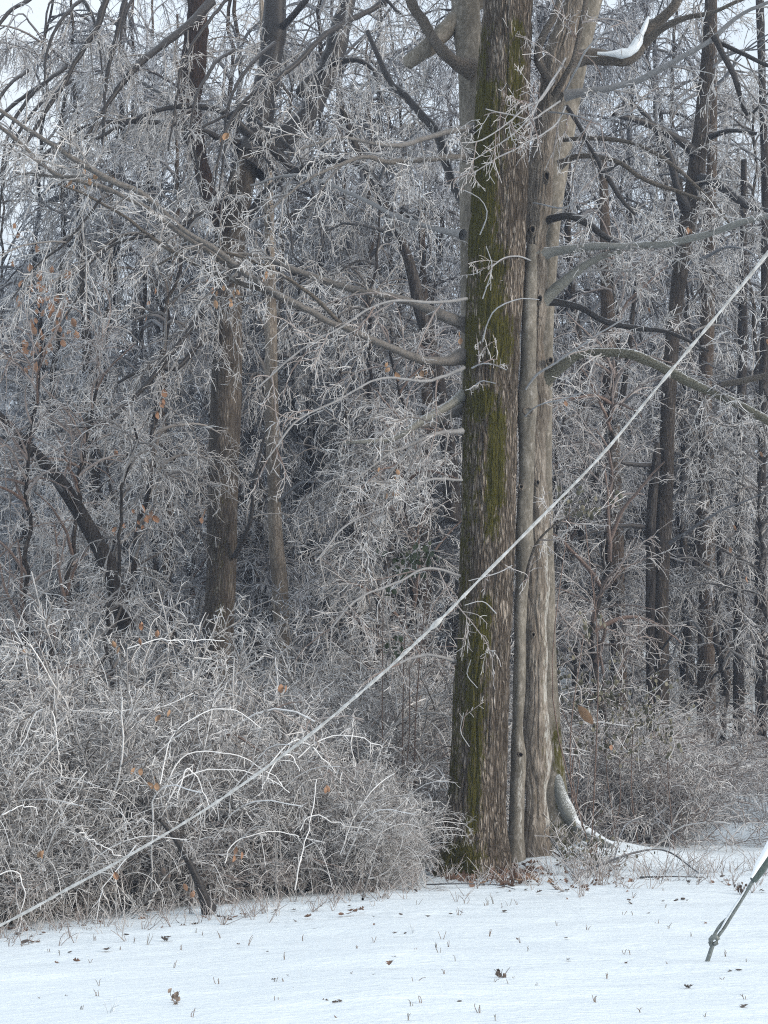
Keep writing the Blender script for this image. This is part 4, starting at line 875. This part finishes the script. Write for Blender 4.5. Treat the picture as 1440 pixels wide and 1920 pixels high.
stick([(1150, 1625, .05), (1175, 1600, .35), (1230, 1590, .40), (1280, 1610, .2)], 'arched iced branch above the bowed one', 0.012)
stick([(1200, 1650, .03), (1260, 1652, .05), (1320, 1650, .03)], 'straight dead branch flat on snow at the wood edge', 0.012)
stick([(680, 1690, .02), (700, 1660, .25), (740, 1600, .7), (800, 1510, 1.3)], 'bare pole leaning from snow into the thicket beside the mossy trunk', 0.014, 'limb')

# ------------------------------------------------------------------ leaves and weeds on the snow
rng = np.random.default_rng(501)
leafmesh = []
for i in range(8):
    g = Geo(); leaf_geo(g, rng, (0, 0, 0.015), 0.10, 0.3 + 0.4 * rng.random(), lobed=i % 3 != 2)
    if i >= 5: leaf_geo(g, rng, (0.05, 0.02, 0.03), 0.08, 0.6)
    o = g.build('fallen_leaf', M[['leaf_brown', 'leaf_dark', 'leaf_dark', 'leaf_brown', 'leaf_tan', 'leaf_brown', 'leaf_dark', 'leaf_brown'][i]]); leafmesh.append(o)
LS = [(655, 1716, 5, 1.6), (668, 1712, 7, 1.3), (640, 1717, 5, 1.0), (730, 1812, 3, 1.1), (740, 1752, 1, .6), (310, 1764, 6, 1.1), (198, 1784, 1, 1), (440, 1722, 5, 1.4), (425, 1728, 6, 1.2), (452, 1716, 7, 1), (515, 1838, 1, .6), (630, 1882, 6, .9), (612, 1880, 1, .7),
      (1267, 1691, 1, 1.0), (1280, 1687, 2, .8), (1245, 1691, 1, .6), (1100, 1666, 7, 1.5), (1040, 1668, 6, 1.3), (1060, 1672, 1, 1), (1290, 1853, 6, .7), (1395, 1892, 1, 1), (865, 1712, 1, .7), (845, 1716, 2, .6), (740, 1796, 1, .5), (575, 1722, 3, .9), (600, 1700, 1, .8), (655, 1700, 2, .7),
      (810, 1640, 7, 1.2), (838, 1645, 4, 1.0), (860, 1655, 1, 1.1), (880, 1645, 2, 1), (910, 1650, 0, 1.2), (800, 1648, 1, .9), (830, 1660, 2, .9), (760, 1668, 6, 1), (720, 1680, 1, .8), (500, 1700, 1, .9), (540, 1695, 5, .8), (340, 1740, 1, .8), (235, 1755, 2, .8), (60, 1768, 5, 1), (20, 1745, 7, 1.3), (45, 1748, 0, 1),
      (540, 1830, 2, .4), (445, 1772, 1, .6), (955, 1672, 5, .8), (985, 1670, 2, .7), (1010, 1675, 1, .8), (1180, 1690, 2, .6), (1225, 1668, 3, .8), (1150, 1668, 5, .9), (700, 1720, 1, .5), (860, 1880, 2, .4), (1140, 1660, 1, .8), (1430, 1672, 6, .9), (1060, 1760, 2, .4), (760, 1752, 2, .5), (330, 1880, 5, .6)]
lused = set()
LAB = {0: 'brown curled leaf', 1: 'dark flat leaf', 2: 'small dark leaf', 3: 'brown lobed leaf', 4: 'tan leaf', 5: 'double curled brown leaf', 6: 'pair of dark leaves', 7: 'clump of two brown leaves'}
def drop_leaf(px, py, k, s, where, grp, tilt=.22):
    o = leafmesh[k]
    if k in lused: o = o.copy(); C.objects.link(o)
    lused.add(k)
    o.location = gpt(px, py); o.rotation_euler = (rng.normal() * tilt, rng.normal() * tilt, rng.uniform(0, 6.28)); s = s * rng.uniform(.6, .95) * (.75 if k >= 5 else 1); o.scale = (s, s, s)
    tag(o, '%s %s' % (LAB[k], where), 'leaf', grp % LAB[k])
for px, py, k, s in LS: drop_leaf(px, py, k, s, 'lying on the open snow', '%s on the open snow')
for _ in range(110):
    px = 945 + rng.normal() * 42; py = 1640 + rng.normal() * 11
    if px > 1040 or py < 1612: continue
    drop_leaf(px, py, int(rng.choice([0, 3, 4, 5, 7, 3])), rng.uniform(1.2, 1.9), 'in the litter at the foot of the mossy trunk', '%s in the litter at the foot of the mossy trunk', .6)
for _ in range(60):
    px = rng.uniform(0, 1440); py = np.interp(px, [0, 400, 620, 830, 1440], [1752, 1712, 1690, 1650, 1645]) + abs(rng.normal()) * 12
    drop_leaf(px, py, int(rng.choice([1, 2, 6, 0, 5])), rng.uniform(.5, .95), 'at the edge of the snow below the thicket', '%s along the snow edge')

for _ in range(46):
    py = 1660 + 250 * rng.random() ** 1.6; drop_leaf(rng.uniform(0, 1440), py, int(rng.choice([0, 1, 2, 2, 3, 6])), rng.uniform(.3, .7), 'lying on the open snow', '%s on the open snow')
for _ in range(34):
    drop_leaf(1075 + rng.normal() * 60, 1650 + rng.normal() * 12, int(rng.choice([0, 3, 5, 7, 1])), rng.uniform(.7, 1.3), 'among the brush right of the pale trunk foot', '%s among the brush right of the pale trunk foot', .5)

def weed(px, py, h, n, label, cat='weed', mat='weed', spread=0.4, group=None, head=False):
    b = np.array(gpt(px, py)); k = b[1] / FOC; g = Geo()
    for _ in range(n):
        e = b + np.array([rng.normal() * spread * h * k, rng.normal() * spread * h * k, h * k * rng.uniform(.5, 1.05)])
        c = spline(np.array([b - [0, 0, .03], (b + e) / 2 + rng.normal(size=3) * .015 * h / 30, e]), 6)
        g.tubes(c[None], np.linspace(.0035, .002, 6)[None], 3, .5)
        if head:
            for _l in range(2): leaf_geo(g, rng, c[rng.integers(2, 6)] + rng.normal(size=3) * .012, 0.034, .8, hang=1, lobed=False)
    return tag(g.build('dry_weed', M[mat]), label, cat, group)
weed(335, 1885, 34, 3, 'brown seed head of a weed standing in snow at bottom left', head=True)
weed(205, 1902, 26, 7, 'small frosted weed fanning flat on snow in the bottom left corner', mat='ice', spread=.9)
weed(1390, 1676, 22, 9, 'dark leafy weed on the snow under the guy wire sleeve', mat='leaf_dark', head=True)
weed(775, 1748, 20, 6, 'pale frosted weed on open snow below the mossy trunk', mat='ice', spread=.7)
weed(942, 1836, 20, 4, 'dark bent weed on open snow right of centre', mat='leaf_dark', head=True)
weed(1130, 1662, 40, 8, 'tall brown weed stalks at the edge below the brush heap')
for px, py, h in ((515, 1842, 14), (775, 1842, 18), (925, 1842, 12), (963, 1832, 9), (1005, 1845, 8), (1353, 1835, 10), (1323, 1905, 10), (900, 1895, 18), (770, 1882, 10), (766, 1905, 10), (360, 1905, 18), (150, 1890, 9), (228, 1755, 14), (275, 1765, 20), (465, 1765, 16), (250, 1762, 12), (535, 1842, 12), (170, 1800, 8), (410, 1842, 16), (186, 1842, 10),
                 (818, 1770, 9), (834, 1822, 10), (1170, 1782, 10), (1182, 1784, 8), (870, 1690, 24), (925, 1690, 22), (915, 1694, 16), (855, 1686, 20), (1185, 1680, 12), (1245, 1672, 10), (860, 1710, 14), (940, 1700, 10), (700, 1760, 8), (780, 1780, 9), (1295, 1750, 7), (1400, 1800, 8), (549, 1855, 7), (660, 1822, 6), (1100, 1740, 10)) + tuple((int(random.uniform(10, 1430)), int(1690 + 220 * random.random() ** 1.3), random.uniform(6, 15)) for _ in range(55)):
    weed(px, py + 4, h, int(rng.integers(2, 4)), 'tiny dry grass sprig poking through the snow', 'weed', 'weed' if rng.random() < .6 else 'grass', .35, 'dry sprigs poking through the snow')
g = Geo()
for _ in range(420):
    px = rng.uniform(-60, 1500); py = np.interp(px, [0, 400, 620, 830, 1000, 1440], [1756, 1714, 1690, 1648, 1652, 1640]) + rng.normal() * 12 + 2
    b = np.array(gpt(px, py)); h = rng.uniform(.05, .3)
    if 1030 < px < 1330 and rng.random() < .6: h *= 1.7
    for _ in range(3 if px < 1030 else 5):
        e = b + np.array([rng.normal() * .5 * h, rng.normal() * .5 * h, h * rng.uniform(.4, 1)])
        c = spline(np.array([b - [0, 0, .02], (b + e) / 2 + rng.normal(size=3) * .02, e]), 5)
        g.tubes(c[None], np.linspace(.004, .0025, 5)[None], 3, rng.uniform(.1, .9))
o = g.build('grass', M['twig_brown']); tag(o, 'dry brown grass and stalks along the edge of the snow', 'grass', kind='stuff')

# ------------------------------------------------------------------ iced cable and guy wire
CR = [(-420, 1880, 13.6), (-200, 1822, 13.3), (0, 1735, 13), (130, 1665, 12.8), (240, 1605, 12.6), (400, 1508, 12.4), (560, 1394, 12.15), (700, 1278, 11.9), (815, 1172, 11.7), (900, 1086, 11.55), (1000, 985, 11.4), (1130, 851, 11.2), (1250, 705, 11), (1350, 585, 10.85), (1440, 474, 10.7), (1600, 270, 10.4), (1900, -130, 10)]
W = np.array([P(a, b, d) for a, b, d in CR]); c = spline(W, 400)
nz = noise(np.stack([np.arange(400) * .45, np.zeros(400), np.zeros(400)], -1), 3)
CB = empty('iced_cable', 'long white ice coated cable sagging diagonally across the whole view', 'cable')
g = Geo(); g.tubes(c[None], (0.0086 + 0.007 * (nz - .35))[None], 10, 1.0); g.build('wire', M['cable_ice'], CB)
rng = np.random.default_rng(3)
ib, ir = spawn(rng, c[None], np.full((1, 400), .01), 2.5, (0.012, 0.05), (80, 100), 3, 0.005, 0.0015, droop=0, wig=.05, up=-40, taper=0)
g = Geo(); g.tubes(ib, ir, 4, 1.0); o = g.build('icicles', M['cable_ice'], CB); o['kind'] = 'stuff'
k0 = int(np.argmin(np.abs(c[:, 0] - P(815, 1172, 11.7)[0])))
kn = c[k0 - 2:k0 + 3]; g = Geo(); g.tubes(spline(kn, 10)[None], (0.0090 + 0.011 * np.sin(np.linspace(0, np.pi, 10)))[None], 10, 1.0); g.build('ice_lump', M['cable_ice'], CB)

D0 = gpt(1326, 1804)[1]
GW = empty('guy_wire', 'guy wire with dark anchor rod and green plastic guard at the right edge', 'guy wire')
def tube(rows, name, mat, parent, sides=10, n=None):
    c, r = limb_pts(rows, n); g = Geo(); g.tubes(c[None], r[None], sides, 0); return g.build(name, M[mat], parent)
tube([(1322, 1812, D0, 7), (1327, 1800, D0, 8), (1333, 1782, D0, 8), (1338, 1766, D0, 8)], 'anchor_rod', 'steel', GW)
eye = tube([(1333, 1772, D0, 7), (1332, 1764, D0 - .02, 9), (1337, 1757, D0 - .02, 10), (1345, 1758, D0 - .02, 10), (1345, 1766, D0 - .02, 9), (1339, 1771, D0 - .02, 7)], 'rod_eye', 'steel', GW)
tube([(1336, 1760, D0 - .01, 6), (1342, 1748, D0, 6), (1352, 1733, D0, 6), (1364, 1720, D0, 3)], 'grip_strand', 'steel', GW, 8)
tube([(1345, 1758, D0, 6), (1354, 1747, D0, 7), (1362, 1733, D0, 6), (1375, 1712, D0, 6.5), (1390, 1688, D0, 6.5), (1404, 1664, D0, 7), (1416, 1645, D0, 7), (1440, 1606, D0, 7), (1700, 1180, D0, 6), (2000, 690, D0, 6)], 'wire', 'steel', GW, 8)
tube([(1412, 1652, D0, 13), (1416, 1646, D0, 18), (1428, 1626, D0, 20), (1445, 1598, D0, 20), (1560, 1410, D0, 20), (1640, 1278, D0, 20)], 'guard', 'sleeve', GW, 14)
tube([(1409, 1646, D0 - .02, 4), (1414, 1634, D0 - .02, 10), (1424, 1618, D0 - .02, 13), (1434, 1602, D0 - .02, 14), (1450, 1574, D0 - .02, 16), (1500, 1490, D0 - .02, 12)], 'guard_snow', 'snow_clump', GW, 12)
tube([(1350, 1745, D0 - .02, 2), (1360, 1727, D0 - .02, 4), (1374, 1704, D0 - .02, 4), (1386, 1686, D0 - .02, 4), (1398, 1667, D0 - .02, 2)], 'ice_strip', 'ice', GW, 8)

# ------------------------------------------------------------------ the winter air
HZ = 0.0011
v = np.array([(x, y, z) for z in (-2.5, 46) for x, y in ((-170, -70), (170, -70), (170, 220), (-170, 220))], float)
g = Geo(); g.add(v, [(0, 3, 2, 1), (4, 5, 6, 7), (0, 1, 5, 4), (1, 2, 6, 5), (2, 3, 7, 6), (3, 0, 4, 7)], 0)
m = bpy.data.materials.new('cold_air'); m.use_nodes = True; n = m.node_tree; n.nodes.remove(n.nodes['Principled BSDF'])
pv = n.nodes.new('ShaderNodeVolumePrincipled'); pv.inputs['Density'].default_value = HZ; pv.inputs['Color'].default_value = (0.70, 0.80, 1.0, 1); pv.inputs['Anisotropy'].default_value = 0.2
n.links.new(pv.outputs[0], n.nodes['Material Output'].inputs['Volume'])
o = g.build('haze', m); o['kind'] = 'stuff'
